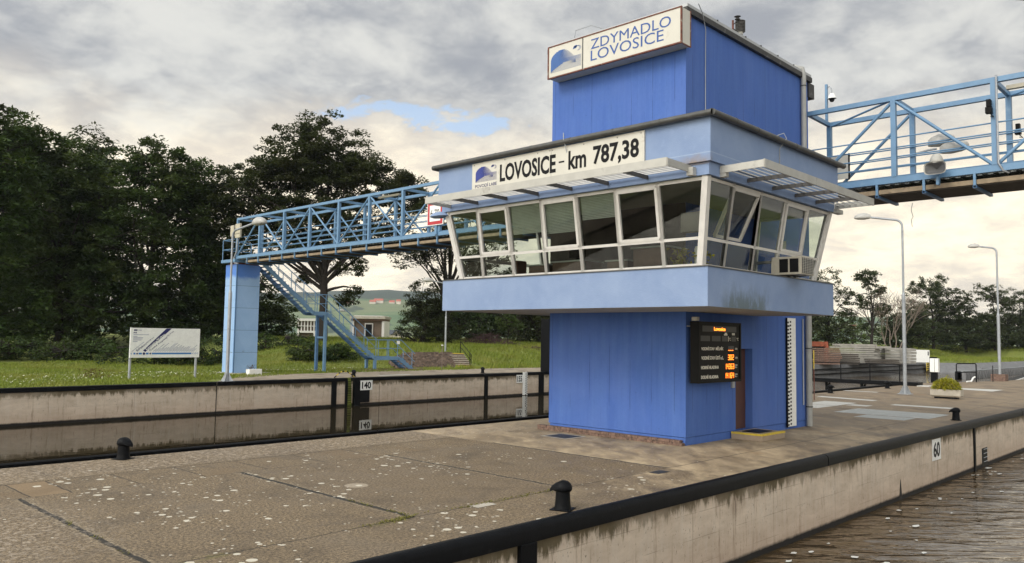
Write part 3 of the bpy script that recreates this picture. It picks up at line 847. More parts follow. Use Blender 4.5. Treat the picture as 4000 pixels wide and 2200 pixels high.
# near wall of the island (right hand chamber)
nw = thing('lock_wall', 'concrete lock wall with black coping along the near edge of the island quay', 'lock wall', (0, -2.8, ZW))
B('wall', lockwall_m, nw, -40, 60, -2.80, -2.725, -4.5, -.03)
sec = [(-2.865, -.20), (-2.87, -.05), (-2.85, .0), (-2.80, .028), (-2.73, .030), (-2.70, .012), (-2.70, -.02), (-2.79, -.2)]
for a, b in ((-40, .925), (.965, 18.6), (18.63, 33.4), (33.43, 60)):
    n_ = max(2, int((b - a) / 1.2)); xs_ = [a + (b - a) * i / n_ for i in range(n_ + 1)]
    MB().loftx(sec, xs_).build('coping', black_paint, nw, smooth=True)
B('fender_post', black_paint, nw, -8.55, -8.25, -2.88, -2.80, -4, -.20, bevel=.01)
B('fender_post', black_paint, nw, 12.22, 12.36, -2.85, -2.80, -4, -.21, bevel=.01)
B('ladder_niche', black_paint, nw, 13.2, 13.85, -2.806, -2.78, -1.5, -.93)
mb = MB()
for k in range(4): mb.tube([(13.3, -2.84, -1.35 + k * .13), (13.75, -2.84, -1.35 + k * .13)], .012, 6)
mb.build('ladder', galv, nw)
def numplate(parent, s, x0, x1, z0, z1, y, m1=ink_black, bold=.02):
    pl = MB().box(x0, x1, y - .012, y, z0, z1).build('number_plate', plate_white, parent)
    w, h = x1 - x0, z1 - z0
    lettering(s, (x0 + w * .12, y - .0125, z0 + h * .14), (1, 0, 0), (0, 0, 1), w * .76, h * .72, m1, pl, bold=bold)
numplate(nw, '60', 8.1, 8.85, -.82, -.24, -2.81, bold=.03)
mb = MB()
for (x_, z_, w_) in ((5.55, -1.02, .045),):
    mb.add([(x_ - w_ * .4, -2.803, z_), (x_ + w_ * .4, -2.803, z_), (x_ + w_ * 2.6, -2.803, -1.5), (x_ - w_ * 2.6, -2.803, -1.5)], [(0, 1, 2, 3)])
mb.build('seep_stain', simple('seep', (.02, .016, .012), .7, .4, 8), nw)
# far edge of island
fe = thing('lock_wall', 'low black rounded coping and wall along the far edge of the island quay', 'lock wall', (0, 6.4, ZW))
B('wall', lockwall_m, fe, -40, 37.5, 6.385, 6.44, -4.5, -.03)
sec2 = [(6.36, -.02), (6.36, .03), (6.40, .055), (6.46, .05), (6.49, .01), (6.50, -.06), (6.50, -.2), (6.42, -.2)]
for a, b in ((-40, -3.86), (-3.82, 9.4), (9.44, 37.5)):
    n_ = max(2, int((b - a) / 1.2)); xs_ = [a + (b - a) * i / n_ for i in range(n_ + 1)]
    MB().loftx(sec2, xs_).build('coping', black_paint, fe, smooth=True)
te = thing('lock_wall', 'pale-edged slanting wall at the far tip of the island quay', 'lock wall', (46, 4, ZW))
mb = MB()
for a, b in (((37.5, 6.0), (42, 4.7)), ((42, 4.7), (46, 3.7)), ((46, 3.7), (60, 2.5))):
    mb.bar((a[0], a[1], -.9), (b[0], b[1], -.9), .22, 1.75)
mb.build('wall', conc_lite, te)

# ------------------------------------------------------------------ far lock wall
fw_ = thing('lock_wall', 'long stained concrete lock wall with black coping below the grass', 'lock wall', (0, 27.5, ZW))
B('wall', lockwall_m, fw_, -120, 9.93, 27.50, 28.3, -4.5, -.012)
B('wall', lockwall_m, fw_, 10.40, 26.9, 27.501, 28.3, -4.5, -.012)
B('wall', lockwall_m, fw_, 9.93, 10.40, 27.82, 28.3, -4.5, -.012)
for a, b in ((-120, 2.37), (2.41, 9.95), (10.38, 24.14), (24.62, 26.9)):
    MB().box(a, b, 27.45, 27.92, -.175, .012).build('coping', black_paint, fw_, bevel=.015)
B('joint', ink_black, fw_, 2.37, 2.41, 27.495, 27.51, -4, -.17)
B('joint', ink_black, fw_, 12.13, 12.15, 27.495, 27.51, -4, -.17)
for a, b in ((8.92, 9.22), (20.52, 20.82), (25.8, 26.3)):
    B('fender_post', black_paint, fw_, a, b, 27.43, 27.50, -4, -.175)
B('recess_side', black_paint, fw_, 9.80, 9.95, 27.44, 27.60, -4, -.17)
B('recess_side', black_paint, fw_, 10.38, 10.80, 27.44, 27.60, -4, -.17)
B('niche', ink_black, fw_, 10.80, 11.44, 27.455, 27.52, -1.37, -.17)
mb = MB()
for k in range(12): mb.tube([(9.97, 27.7, -1.5 + k * .13), (10.37, 27.7, -1.5 + k * .13)], .014, 6)
mb.build('ladder', black_paint, fw_)
numplate(fw_, '140', 10.78, 11.60, -.69, -.15, 27.44, bold=.03)
numplate(fw_, '155', 23.50, 24.12, -.67, -.13, 27.44, bold=.03)
B('gauge_strip', plate_white, fw_, 24.14, 24.38, 27.42, 27.47, -1.5, .04)
mb = MB()
for k in range(26):
    z0 = -1.5 + k * .06; xo = 0 if k % 2 else .10
    mb.box(24.42 + xo, 24.52 + xo, 27.44, 27.465, z0, z0 + .058)
gs_ = mb.build('gauge_scale', plate_white, fw_)
B('gauge_back', ink_black, fw_, 24.40, 24.62, 27.470, 27.49, -1.5, .02)

# black gate post standing at the far wall (half hidden by the tower)
gp = thing('gate_post', 'tall black steel gate frame standing on the far lock wall beside the tower', 'gate frame', (27.6, 27.6, 0))
B('post', black_paint, gp, 26.55, 27.3, 27.2, 28.0, 0, 3.7, bevel=.02)
B('post', black_paint, gp, 30.0, 30.6, 27.2, 28.0, 0, 3.7, bevel=.02)
B('beam', black_paint, gp, 27.3, 30.0, 27.3, 27.9, 3.2, 3.6)
B('notice', plate_white, gp, 26.9, 27.2, 27.17, 27.2, .12, .35)

# canal bank beyond, grey slabs with dark fender rails
bk_ = thing('bank_wall', 'long dark grey concrete canal bank wall with two black fender rails', 'bank wall', (66, 26.2, ZW))
MB().hexa([(27, 25.6, -3), (105.5, 25.6, -3), (105.5, 27.9, -3), (27, 27.9, -3), (27, 26.3, -.02), (105.5, 26.3, -.02), (105.5, 27.9, -.02), (27, 27.9, -.02)]).build('wall', conc_grey, bk_)
B('fender_rail', black_paint, bk_, 27, 105, 25.9, 26.1, -.62, -.48)
B('fender_rail', black_paint, bk_, 27, 105, 25.75, 25.95, -1.12, -.98)
B('warning_panel', yellow_paint, bk_, 104.2, 105.6, 25.55, 25.62, -1.4, -.1)
mb = MB()
for k in range(5):
    z0 = -1.4 + k * .28
    mb.add([(104.2, 25.54, z0), (105.6, 25.54, z0 + .12), (105.6, 25.54, z0 + .26), (104.2, 25.54, z0 + .14)], [(0, 1, 2, 3)])
mb.build('warning_stripe', ink_black, bk_)
rv = thing('revetment', 'smooth grey sloped revetment below the grass bank on the far right', 'revetment', (120, 21, ZW))
mb = MB()
pl_ = [(105.5, 26.2), (112, 21.2), (150, 20.4), (170, -60)]
for (a, b) in zip(pl_[:-1], pl_[1:]):
    A_, B_ = Vector((*a, 0)), Vector((*b, 0)); t_ = (B_ - A_).normalized(); nn = Vector((t_.y, -t_.x, 0))
    if nn.y > 0: nn = -nn
    mb.add([A_ + nn * 3.0 + Vector((0, 0, -2.2)), B_ + nn * 3.0 + Vector((0, 0, -2.2)), B_ - nn * .6 + Vector((0, 0, -.25)), A_ - nn * .6 + Vector((0, 0, -.25)),
            A_ + nn * 3.0 + Vector((0, 0, -3)), B_ + nn * 3.0 + Vector((0, 0, -3)), B_ - nn * .6 + Vector((0, 0, -3)), A_ - nn * .6 + Vector((0, 0, -3))],
           [(0, 1, 2, 3), (4, 7, 6, 5), (0, 4, 5, 1), (3, 2, 6, 7), (1, 5, 6, 2), (0, 3, 7, 4)])
mb.build('slab', conc_grey, rv)
# dark ribbed guide wall beyond the island tip
gw = thing('guide_wall', 'dark ribbed steel guide wall with black knobbed rail standing in the harbour', 'guide wall', (95, 15.5, ZW))
B('rail', galv, gw, 84, 150, 15.9, 16.1, -.66, -.58)
mb = MB()
for k in range(62): mb.box(84 + k * 1.06, 84 + k * 1.06 + .62, 15.6, 16.4, -2.2, -.70)
mb.build('ribs', conc_grey, gw)
B('core', black_paint, gw, 84, 150, 16.0, 16.7, -2.2, -.66)
kn = thing('boom', 'row of black floats strung along the foot of the grey revetment', 'float boom', (115, 18.3, ZW))
mb = MB()
for k in range(70):
    x_ = 106 + k * .75
    mb.lathe([(.0, -.14), (.2, -.1), (.24, 0), (.2, .1), (.0, .14)], (x_, 18.6 - k * .01, ZW + .1), 6)
mb.tube([(105, 18.6, ZW + .1), (159, 17.9, ZW + .1)], .05, 5)
mb.build('floats', black_paint, kn)
jt = thing('jetty', 'low dark jetty with a pale edge beyond the last lamp on the island', 'jetty', (60, 4, ZW))
MB().bar((47, 4.8, -.75), (90, 9.5, -.75), 1.1, .55).build('deck', black_paint, jt)
MB().bar((47, 4.2, -.42), (90, 8.9, -.42), .16, .10).build('edge', white_paint, jt)

# ------------------------------------------------------------------ aprons on the far side
MB().prism([(2.6, 27.9), (58, 27.9), (58, 31.6), (40, 32.0), (24, 33.6), (19, 34.2), (13.5, 33.4), (11.5, 32.6), (6.8, 33.2), (5.4, 31.2), (4.2, 29.6)], -.05, .022).build('path', simple('apron', (.30, .245, .18), .9, .2, 1.3, bump=.3, c2=(.15, .12, .09), t2=.52, s2=.8), None, kind='structure')
sheet('painted_marking', white_paint, 12.9, 15.4, 28.4, 28.9, .030, label='white rectangle painted on the paving behind the 140 plate', cat='road marking')

# painted stripes and steel plates let into the quay, right of the tower
def flat(name, pts, mat, label, cat, z=.005, group=None):
    o = MB().add([(x, y, z) for x, y in pts], [tuple(range(len(pts)))]).build(name, mat, None)
    return tag(o, label, cat, group)
flat('painted_stripe', [(18.4, 2.4), (19.0, 2.4), (19.5, 5.0), (18.9, 5.0)], white_paint, 'long white stripe painted on the quay just behind the tower corner', 'quay marking')
flat('cover_plate', [(14.6, 2.4), (16.7, 2.4), (16.7, 3.7), (14.6, 3.7)], white_paint, 'large pale cover plate in the quay directly right of the tower', 'cover plate')
flat('cover_plate', [(12.9, 2.4), (14.5, 2.4), (14.5, 3.4), (12.9, 3.4)], white_paint, 'pale cover plate in the quay nearest the tower wall', 'cover plate')
flat('painted_stripe', [(15.2, 1.5), (15.9, 1.5), (15.9, 2.28), (15.2, 2.28)], white_paint, 'short white mark on the quay beside the pale cover plates', 'quay marking')
flat('painted_stripe', [(16.8, -.9), (17.5, -.9), (17.4, 1.2), (16.8, 1.2)], white_paint, 'white stripe on the quay right of the big grey steel plate', 'quay marking')
flat('cover_plate', [(11.85, -1.65), (14.1, -1.65), (14.1, 1.4), (11.85, 1.4)], steel_plate, 'biggest grey steel cover plate in the quay between tower and near coping', 'cover plate')
flat('cover_plate', [(10.6, -1.3), (11.75, -1.3), (11.75, .25), (10.6, .25)], steel_plate, 'smaller grey steel cover plate in front of the biggest one', 'cover plate')
flat('painted_stripe', [(24.5, 4.4), (24.9, 4.4), (24.9, 6.0), (24.5, 6.0)], white_paint, 'thin white stripe by the far edge between the two far bollards', 'quay marking')
flat('painted_stripe', [(31.0, .9), (33.2, .9), (33.0, 2.9), (31.6, 2.9)], white_paint, 'white patch on the quay behind the flower planter', 'quay marking')
o = flat('drain_cover', [(-1.15, 2.60), (-.50, 2.60), (-.50, 3.28), (-1.12, 3.28)], roof_dark, 'dark square grate in the pale concrete beside the brick ledge', 'drain cover', .007)
flat('pale_slab', [(-1.22, 2.53), (-.43, 2.53), (-.43, 3.35), (-1.20, 3.35)], conc_lite, 'pale concrete border round the dark square grate', 'paving slab', .0035)
flat('drain_cover', [(-3.72, -1.72), (-3.34, -1.72), (-3.34, -1.50), (-3.72, -1.50)], roof_dark, 'tiny dark grate where the cross joint meets the long joint', 'drain cover', .006)
flat('drain_cover', [(-8.1, -1.62), (-7.72, -1.62), (-7.72, -1.44), (-8.1, -1.44)], conc_lite, 'tiny pale cover by the long joint near the black bollard', 'drain cover', .006)

# ------------------------------------------------------------------ bollards
def bollard(label, loc, ang, group):
    t = thing('bollard', label, 'bollard', (0, 0, 0), group)
    MB().lathe([(.0, 0), (.205, 0), (.20, .018), (.182, .05), (.172, .12), (.162, .22), (.165, .29)], (0, 0, 0), 20).build('shaft', black_paint, t, smooth=True)
    # mushroom head with a lip drawn out to one side
    prof = [(0.0, .255), (.15, .26), (.195, .275), (.215, .305), (.208, .345), (.175, .385), (.12, .412), (.06, .424), (0.0, .427)]
    n = 24; vs = []; fs = []
    for r_, z_ in prof:
        for k in range(n):
            a = 2 * math.pi * k / n; e = max(0, math.cos(a)) ** 4
            vs.append((r_ * (1 + .5 * e) * math.cos(a), r_ * .93 * math.sin(a), z_ - (.055 if z_ > .30 else -.01) * e * (r_ / .2)))
    for i in range(len(prof) - 1):
        for k in range(n): fs.append((i * n + k, i * n + (k + 1) % n, (i + 1) * n + (k + 1) % n, (i + 1) * n + k))
    MB().add(vs, fs).build('head', black_paint, t, smooth=True)
    MB().prism([(-.24, -.24), (.24, -.24), (.24, .24), (-.24, .24)], .004, .014).build('base_plate', black_paint, t)
    t.location = loc; t.rotation_euler = (0, 0, ang); t.scale = (.62, .62, .95)
    return t
bg_ = 'black bollards on the lock quays'
b0 = bollard('black bollard in the foreground close to the near coping', (-7.27, -2.47, 0), R(112), bg_)
def more(src, loc, ang, label):
    c = copy_tree(src); c.location = loc; c.rotation_euler = (0, 0, ang); c['label'] = label; return c
more(b0, (-10.03, 6.0, 0), R(-62), 'black bollard at the left, on the far edge of the quay against the lock water')
more(b0, (12.16, -2.35, 0), R(110), 'black bollard on the near edge above the wall plate reading 60')
more(b0, (21.97, 5.6, 0), R(-60), 'black bollard on the far edge just right of the tower, left of two')
more(b0, (28.7, 5.3, 0), R(-60), 'black bollard on the far edge left of the tall lamp post base')
more(b0, (10.85, 28.2, .02), R(-90), 'black bollard on the far lock wall above the 140 plate')
more(b0, (20.95, 28.1, .02), R(-90), 'black bollard on the far lock wall left of the 155 plate')
# yellow-black hoop by the ladder
hp = thing('guard_hoop', 'small yellow and black hoop handrail over the ladder on the far wall', 'handrail', (10, 27.9, 0))
pts = [(9.35, 27.9, .02), (9.62, 27.9, .24), (9.85, 27.9, .36), (10.15, 27.9, .36), (10.45, 27.9, .2), (10.68, 27.9, .04)]
for i in range(5):
    a, b = Vector(pts[i]), Vector(pts[i + 1]); q = a.lerp(b, .5)
    T('tube', black_paint, hp, [a, q], .028); T('tube', yellow_paint, hp, [q, b], .028)

# ================================================================== CONTROL TOWER
tw = thing('control_tower', 'blue lock control tower with glazed cabin and tall windowless upper block', 'building', (3.4, 2.06, 0))
LX, LY = 6.75, 4.12
notch = [(0, 0), (2.32, 0), (2.32, .24), (3.21, .24), (3.21, 0), (LX, 0), (LX, LY), (0, LY)]
full = [(0, 0), (LX, 0), (LX, LY), (0, LY)]
MB().prism(notch, .185, 2.20).prism(full, 2.20, 3.30).build('lower_wall', wall_deep, tw)
MB().prism(full, 3.30, 10.12).build('upper_wall', wall_deep, tw)
q = .022
MB().prism([(q, q), (2.32, q), (2.32, .24), (3.21, .24), (3.21, q), (LX - q, q), (LX - q, LY - q), (q, LY - q)], 0.0, .175).build('plinth', wall_deep, tw)
dr = B('door', door_brown, tw, 2.325, 3.205, .20, .24, .17, 2.195, label='dark brown metal door in the right face')
T('handle', alu, dr, [(2.45, .19, 1.12), (2.45, .15, 1.12), (2.57, .15, 1.12)], .012)
B('switch_box', galv, tw, 2.08, 2.2, -.05, 0, 1.24, 1.40)
# doorstep
ds_ = thing('doorstep', 'low concrete doorstep with yellow painted edge below the brown door', 'doorstep', (2.7, -.4, 0))
B('step', conc_pink, ds_, 2.08, 3.30, -.82, -.003, 0, .168, bevel=.01)
B('yellow_edge', yellow_paint, ds_, 2.075, 3.305, -.828, -.74, .13, .174)
B('yellow_edge', yellow_paint, ds_, 2.072, 2.15, -.74, -.01, .13, .173)
tag(B('doormat', ink_black, None, 2.35, 3.02, -.62, -.16, .170, .184), 'black doormat lying on the doorstep', 'doormat')
# brick ledge
bl_ = thing('brick_ledge', 'low worn brick ledge along the foot of the left tower wall', 'brick ledge', (-.1, 2, 0))
for r_ in range(2):
    mb = MB(); y_ = .02 + .06 * r_
    while y_ < 4.35:
        L_ = random.uniform(.16, .30)
        mb.box(-.145 + random.uniform(-.008, .008), -.004, y_, min(4.4, y_ + L_) - .008, .002 + r_ * .062, .060 + r_ * .062)
        y_ += L_
    mb.build('brick_course', brickm, bl_)

# cabin: balcony band, floor, soffit
X0, X1, Y0, Y1 = -2.40, 3.60, -1.95, 5.70
ZB, ZT = 3.055, 3.82
th = .28
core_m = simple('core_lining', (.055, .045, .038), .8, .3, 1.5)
mb = MB().box(X0, X1, Y0, Y0 + th, ZB, ZT).box(X0, X1, Y1 - th, Y1, ZB, ZT).box(X0, X0 + th, Y0 + th, Y1 - th, ZB, ZT).box(X1 - th, X1, Y0 + th, Y1 - th, ZB, ZT)
mb.build('balcony_band', wall_lite, tw)
mb = MB()
w = .32
for a in ((X0 - .025, X1 + .025, Y0 - .025, Y0 + w), (X0 - .025, X1 + .025, Y1 - w, Y1 + .025), (X0 - .025, X0 + w, Y0 + w, Y1 - w), (X1 - w, X1 + .025, Y0 + w, Y1 - w)):
    mb.box(*a, ZT + .002, ZT + .022)
mb.build('flashing', gutter_m, tw)
B('soffit', soffit_m, tw, X0 + .02, X1 - .02, Y0 + .02, Y1 - .02, ZB - .006, ZB + .10)
# cabin interior shell
B('cabin_floor', desk_m, tw, X0 + th, X1 - th, Y0 + th, Y1 - th, ZB + .10, ZB + .16)
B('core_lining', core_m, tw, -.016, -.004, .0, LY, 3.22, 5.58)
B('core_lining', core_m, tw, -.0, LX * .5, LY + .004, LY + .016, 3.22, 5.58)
# roof slab with ceiling
B('ceiling', ceil_m, tw, X0 + .06, X1 - .0, Y0 + .06, Y1 - .06, 5.585, 5.60)
B('fascia', wall_lite, tw, -2.43, 3.62, -2.0, 5.76, 5.60, 5.845)
UX0, UX1, UY0, UY1 = -2.50, 3.66, -2.07, 5.83
B('parapet_wall', wall_lite, tw, UX0, UX1, UY0, UY1, 5.85, 6.72)
B('cabin_roof', gutter_m, tw, UX0 - .06, UX1 + .06, UY0 - .06, UY1 + .06, 6.72, 6.775)
mb = MB()
def gut(a, b):
    a, b = Vector(a), Vector(b); n_ = 7
    for i in range(n_):
        p_, q_ = a.lerp(b, i / n_), a.lerp(b, (i + 1) / n_)
        mb.tube([p_, q_], .062, 10); mb.tube([q_ - (q_ - p_).normalized() * .025, q_ + (q_ - p_).normalized() * .0], .068, 10)
gz = 6.755
gut((UX0 - .10, UY1 + .12, gz), (UX0 - .10, UY0 - .10, gz)); gut((UX0 - .10, UY0 - .10, gz), (UX1 + .12, UY0 - .10, gz)); gut((UX0 - .1, UY1 + .1, gz), (UX1 + .1, UY1 + .1, gz))
mb.build('gutter', gutter_m, tw, smooth=True)
# slanted window bays
def fr(t): return (3.835, 5.60, t)
def PL(s, t): return Vector((-2.02 - .31 * t, s, 3.84 + 1.76 * t))
def PR(s, t): return Vector((s, -1.58 - .31 * t, 3.84 + 1.76 * t))
def PB(s, t): return Vector((s, 5.33 + .31 * t, 3.84 + 1.76 * t))
def PX(s, t): return Vector((3.22 + .31 * t, s, 3.84 + 1.76 * t))
TT = (4.42 - 3.84) / 1.76
def bay(F, b0, b1, a0, a1, nrm, sash=False, tilt=0.0, nolow=False):
    """one window: bottom edge b0..b1, top edge a0..a1 on the slanted plane F; nrm points outward"""
    nrm = Vector(nrm)
    def P(u, t): return F(b0 + (b1 - b0) * u + ((a0 - b0) + ((a1 - a0) - (b1 - b0)) * u) * t, t)
    mb = MB(); wd = .05
    for (A_, B_) in ((P(0, .03), P(1, .03)), (P(0, TT), P(1, TT)), (P(0, .975), P(1, .975))): mb.bar(A_, B_, .06, .075, up=nrm)
    for u in (0, 1): mb.bar(P(u, 0), P(u, 1), .085, .075, up=nrm)
    f_ = mb.build('window', white_frame, tw)
    # lower pane
    def pane(quad, nm='pane'):
        c = sum(quad, Vector()) / 4
        return MB().add(quad, [(0, 1, 2, 3)]).build(nm, glass, f_)
    if not nolow: pane([P(0, .03), P(1, .03), P(1, TT), P(0, TT)])
    Q = [P(0, TT), P(1, TT), P(1, .975), P(0, .975)]
    if tilt:
        hinge = (Q[2] + Q[3]) / 2; ax = (Q[2] - Q[3]).normalized()
        Mx = Matrix.Rotation(tilt, 3, ax)
        Q = [hinge + Mx @ (p - hinge) for p in Q]
    if sash:
        c = sum(Q, Vector()) / 4; mb = MB()
        Q2 = [c + (p - c) * .86 - nrm * 0 for p in Q]
        Q2 = [p.lerp(c, .10) for p in Q]
        for i in range(4): mb.bar(Q2[i] + nrm * .02, Q2[(i + 1) % 4] + nrm * .02, .065, .06, up=nrm)
        mb.build('sash', white_frame, f_)
        pane(Q2)
    else: pane(Q)
    return f_
lc = [5.30, 4.56, 3.50, 2.46, 1.38, .325, -.75, -1.56]
lt = [5.58, 4.53, 3.49, 2.41, 1.36, .295, -.78, -1.86]
nL = Vector((-1, 0, -.176)).normalized()
for i in range(7):
    bay(PL, lc[i], lc[i + 1], lt[i], lt[i + 1], nL, sash=i in (1, 3, 5))
rc = [-1.98, -1.2, 0.0, 1.16, 2.31, 3.18]
rt_ = [-2.30, -1.27, -.08, 1.13, 2.31, 3.50]
nR = Vector((0, -1, -.176)).normalized()
for i in range(5):
    bay(PR, rc[i], rc[i + 1], rt_[i], rt_[i + 1], nR, sash=i in (1, 3), tilt=(.30 if i == 1 else 0), nolow=False)
nB = Vector((0, 1, -.176)).normalized()
for i in range(5):
    bay(PB, rc[i], rc[i + 1], rt_[i], rt_[i + 1], nB)
nX = Vector((1, 0, -.176)).normalized()
for a0, a1, c0, c1 in ((-1.58, -.05, -1.88, -.05), (4.17, 5.33, 4.17, 5.63)):
    bay(PX, a0, a1, c0, c1, nX)
for (a, b) in (((-2.02, -1.58), (-2.33, -1.89)), ((-2.02, 5.33), (-2.33, 5.64)), ((3.22, -1.58), (3.53, -1.89)), ((3.22, 5.33), (3.53, 5.64))):
    MB().bar((a[0], a[1], 3.83), (b[0], b[1], 5.60), .13, .13, up=(1, 0, 0)).build('corner_post', white_frame, tw)

# louvred awnings
def awning(name_, along, s0, s1, wall, outer, zc):
    def W(s, o, z): return (o, s, z) if along == 'y' else (s, o, z)
    f_ = MB()
    f_.bar(W(s0, outer, zc), W(s1, outer, zc), .03, .165)
    aw = f_.build('awning', alu, tw)
    mb = MB()
    for s in (s0, s1): MB().bar(W(s, wall, zc - .01), W(s, outer, zc - .0), .03, .14).build('end_plate', alu, aw)
    n_ = max(2, round(abs(s1 - s0) / 1.05))
    sg = 1 if outer > wall else -1
    for i in range(1, n_):
        s = s0 + (s1 - s0) * i / n_
        MB().bar(W(s, wall, zc - .05), W(s, outer, zc - .05), .035, .08).build('bracket', alu_dark, aw)
    mb = MB(); k = 6
    for i in range(k):
        o = wall + (outer - wall) * (i + .6) / (k + .4)
        a, b = Vector(W(s0, o, zc)), Vector(W(s1, o, zc))
        # angled blade
        wv = (Vector(W(0, 1, 0)) * -sg * .55 + Vector((0, 0, .83))).normalized()
        mb.bar(a, b, .010, .030, up=wv)
    mb.build('louvre_blades', blade_m, aw)
    return aw
awning('awning', 'y', 5.42, -1.60, -2.44, -3.28, 5.755)
awning('awning', 'x', -2.02, 3.62, -2.01, -2.93, 5.755)
for s in ((-1.72, 'l'), ):
    pass
mb = MB().box(-2.56, -2.43, -1.72, -1.58, 5.60, 5.76); mb.build('awning_bracket', alu, tw)
mb = MB().box(-2.02, -1.90, -2.13, -2.0, 5.60, 5.76); mb.build('awning_bracket', alu, tw)
B('corner_bracket', alu, tw, 3.55, 3.95, -2.08, -1.94, 5.58, 5.68)

# upper block roof
mb = MB().box(-.10, LX + .10, -.10, LY + .12, 10.06, 10.20)
mb.build('roof_edge', roof_dark, tw)
B('roof_sheet', roof_lite, tw, -.07, LX + .07, -.085, LY + .09, 10.202, 10.285)
MB().hexa([(-.06, -.07, 10.287), (LX + .06, -.07, 10.287), (LX + .06, LY + .08, 10.287), (-.06, LY + .08, 10.287), (.7, .9, 10.38), (LX - .7, .9, 10.38), (LX - .7, LY - .9, 10.38), (.7, LY - .9, 10.38)]).build('roof', roof_lite, tw)
mb = MB()
for x_ in (1.3, 2.75, 3.6, 4.6, 5.6): mb.bar((x_, -.09, 10.28), (x_ + .75, .30, 10.36), .05, .03)
mb.build('roof_seam', roof_dark, tw)
B('roof_box', roof_dark, tw, 6.72, 7.1, -.05, .30, 9.62, 10.05)
T('downpipe', pipe_m, tw, [(6.02, .35, 10.36), (6.12, .1, 10.38), (6.20, -.08, 10.32), (6.24, -.10, 10.15), (6.24, -.10, 6.78)], .075, 12)
T('downpipe', pipe_m, tw, [(6.40, -.11, 3.4), (6.40, -.11, 0.02)], .085, 12)
mb = MB()
for z_ in (9.8,): mb.tube([(6.24, -.10, z_), (6.24, -.10, z_ + .03)], .085, 12)
for z_ in (2.2, .55): mb.tube([(6.40, -.11, z_), (6.40, -.11, z_ + .03)], .095, 12)
mb.build('pipe_clip', roof_dark, tw)
T('conduit', galv, tw, [(6.20, -.03, 3.05), (6.20, -.03, .62)], .022)
T('lightning_wire', galv, tw, [(.05, -.3, 10.25), (.55, -.12, 10.22), (.80, -.06, 9.9), (.82, -.04, 9.0), (.82, -.04, 6.8)], .010, 6)
T('lightning_wire', galv, tw, [(-2.50, 1.6, 6.9), (-2.62, 1.52, 6.95), (-2.66, 1.48, 6.8), (-2.53, 1.48, 6.5), (-2.53, 1.48, 5.88)], .009, 6)
T('lightning_wire', galv, tw, [(.35, -1.9, 6.85), (.4, -2.2, 6.92), (.42, -2.25, 6.8), (.42, -2.09, 6.6), (.42, -2.09, 5.87)], .009, 6)
# level scale on the right face
gsx = thing('level_scale', 'tall white water level scale with black ticks beside the downpipe', 'level scale', (5.45, -.03, .1))
B('board', plate_white, gsx, 5.16, 5.68, -.05, -.02, .08, 3.05)
B('shadow_edge', ink_black, gsx, 5.12, 5.16, -.055, -.02, .06, 3.05)
mb = MB()
for k in range(29):
    z_ = .10 + k * .10
    mb.box(5.165, 5.165 + (.12 if k % 2 else .08), -.054, -.05, z_, z_ + .05)
    mb.box(5.305, 5.385, -.054, -.05, z_ + .02, z_ + .07)
mb.build('tick_marks', ink_black, gsx)

# ------------------------------------------------------------------ signs on the tower
UL, VL = (0, -1, 0), (0, 0, 1)      # left face: reading direction, up
def logo(O, U, V, w, h, mat, parent, pale=None):
    """whale-backed wave drawn with thinning stripes and a curled drop, in a w x h box"""
    mb = MB(); n_ = 22
    for i in range(n_):
        t = (i + .5) / n_ * .93
        if t > .45: xl = .40 - math.sqrt(max(0, .40 ** 2 - ((t - .52) / .42 * .40) ** 2)) if t > .52 else 0.0
        else: xl = 0.0
        if t > .52: xe = .40 + .36 * (1 - ((t - .52) / .42)) ** .6
        elif t > .34: xe = 1.0
        else: xe = 1.0
        xs_ = xl + (.40 - xl) * (1 if t > .33 else max(.0, (t - .02) / .31) * .62)
        if t <= .33:
            xw = max(.0, (t - .02) / .31) ** 1.3 * .42
            polymb(mb, O, U, V, [(xl * w, (t - .021) * h), (xw * w, (t - .021) * h), (xw * w, (t + .021) * h), (xl * w, (t + .021) * h)])
            polymb(mb, O, U, V, [(max(xw, xl) * w, (t - .004) * h), (w, (t - .004) * h), (w, (t + .004) * h), (max(xw, xl) * w, (t + .004) * h)])
            if t > .2: polymb(mb, O, U, V, [(.55 * w, t * h), (.82 * w, (t - .016) * h), (.82 * w, (t + .016) * h)])
        else:
            xm = xl + (.24 - xl * .4)
            polymb(mb, O, U, V, [(xl * w, (t - .021) * h), (xm * w, (t - .021) * h), (xe * w, (t - .005) * h), (xe * w, (t + .005) * h), (xm * w, (t + .021) * h), (xl * w, (t + .021) * h)])
    # curl
    for k in range(9):
        a = R(150 - k * 27); r_ = .085
        cx, cy = .86, .80
        x_ = cx + r_ * math.cos(a); y_ = cy + r_ * 1.25 * math.sin(a); s_ = .055 - k * .0045
        if k < 2: polymb(mb, O, U, V, [((x_ - s_) * w, (y_ - s_) * h), ((x_ + s_) * w, (y_ - s_ * .6) * h), ((x_ + s_) * w, (y_ + s_) * h), ((x_ - s_ * .6) * w, (y_ + s_) * h)])
        else: polymb(mb, O, U, V, [((x_ - .012) * w, (y_ - .008) * h), ((x_ + .055) * w, (y_ - .006) * h), ((x_ + .055) * w, (y_ + .004) * h), ((x_ - .012) * w, (y_ + .010) * h)])
    return mb.build('logo', mat, parent)
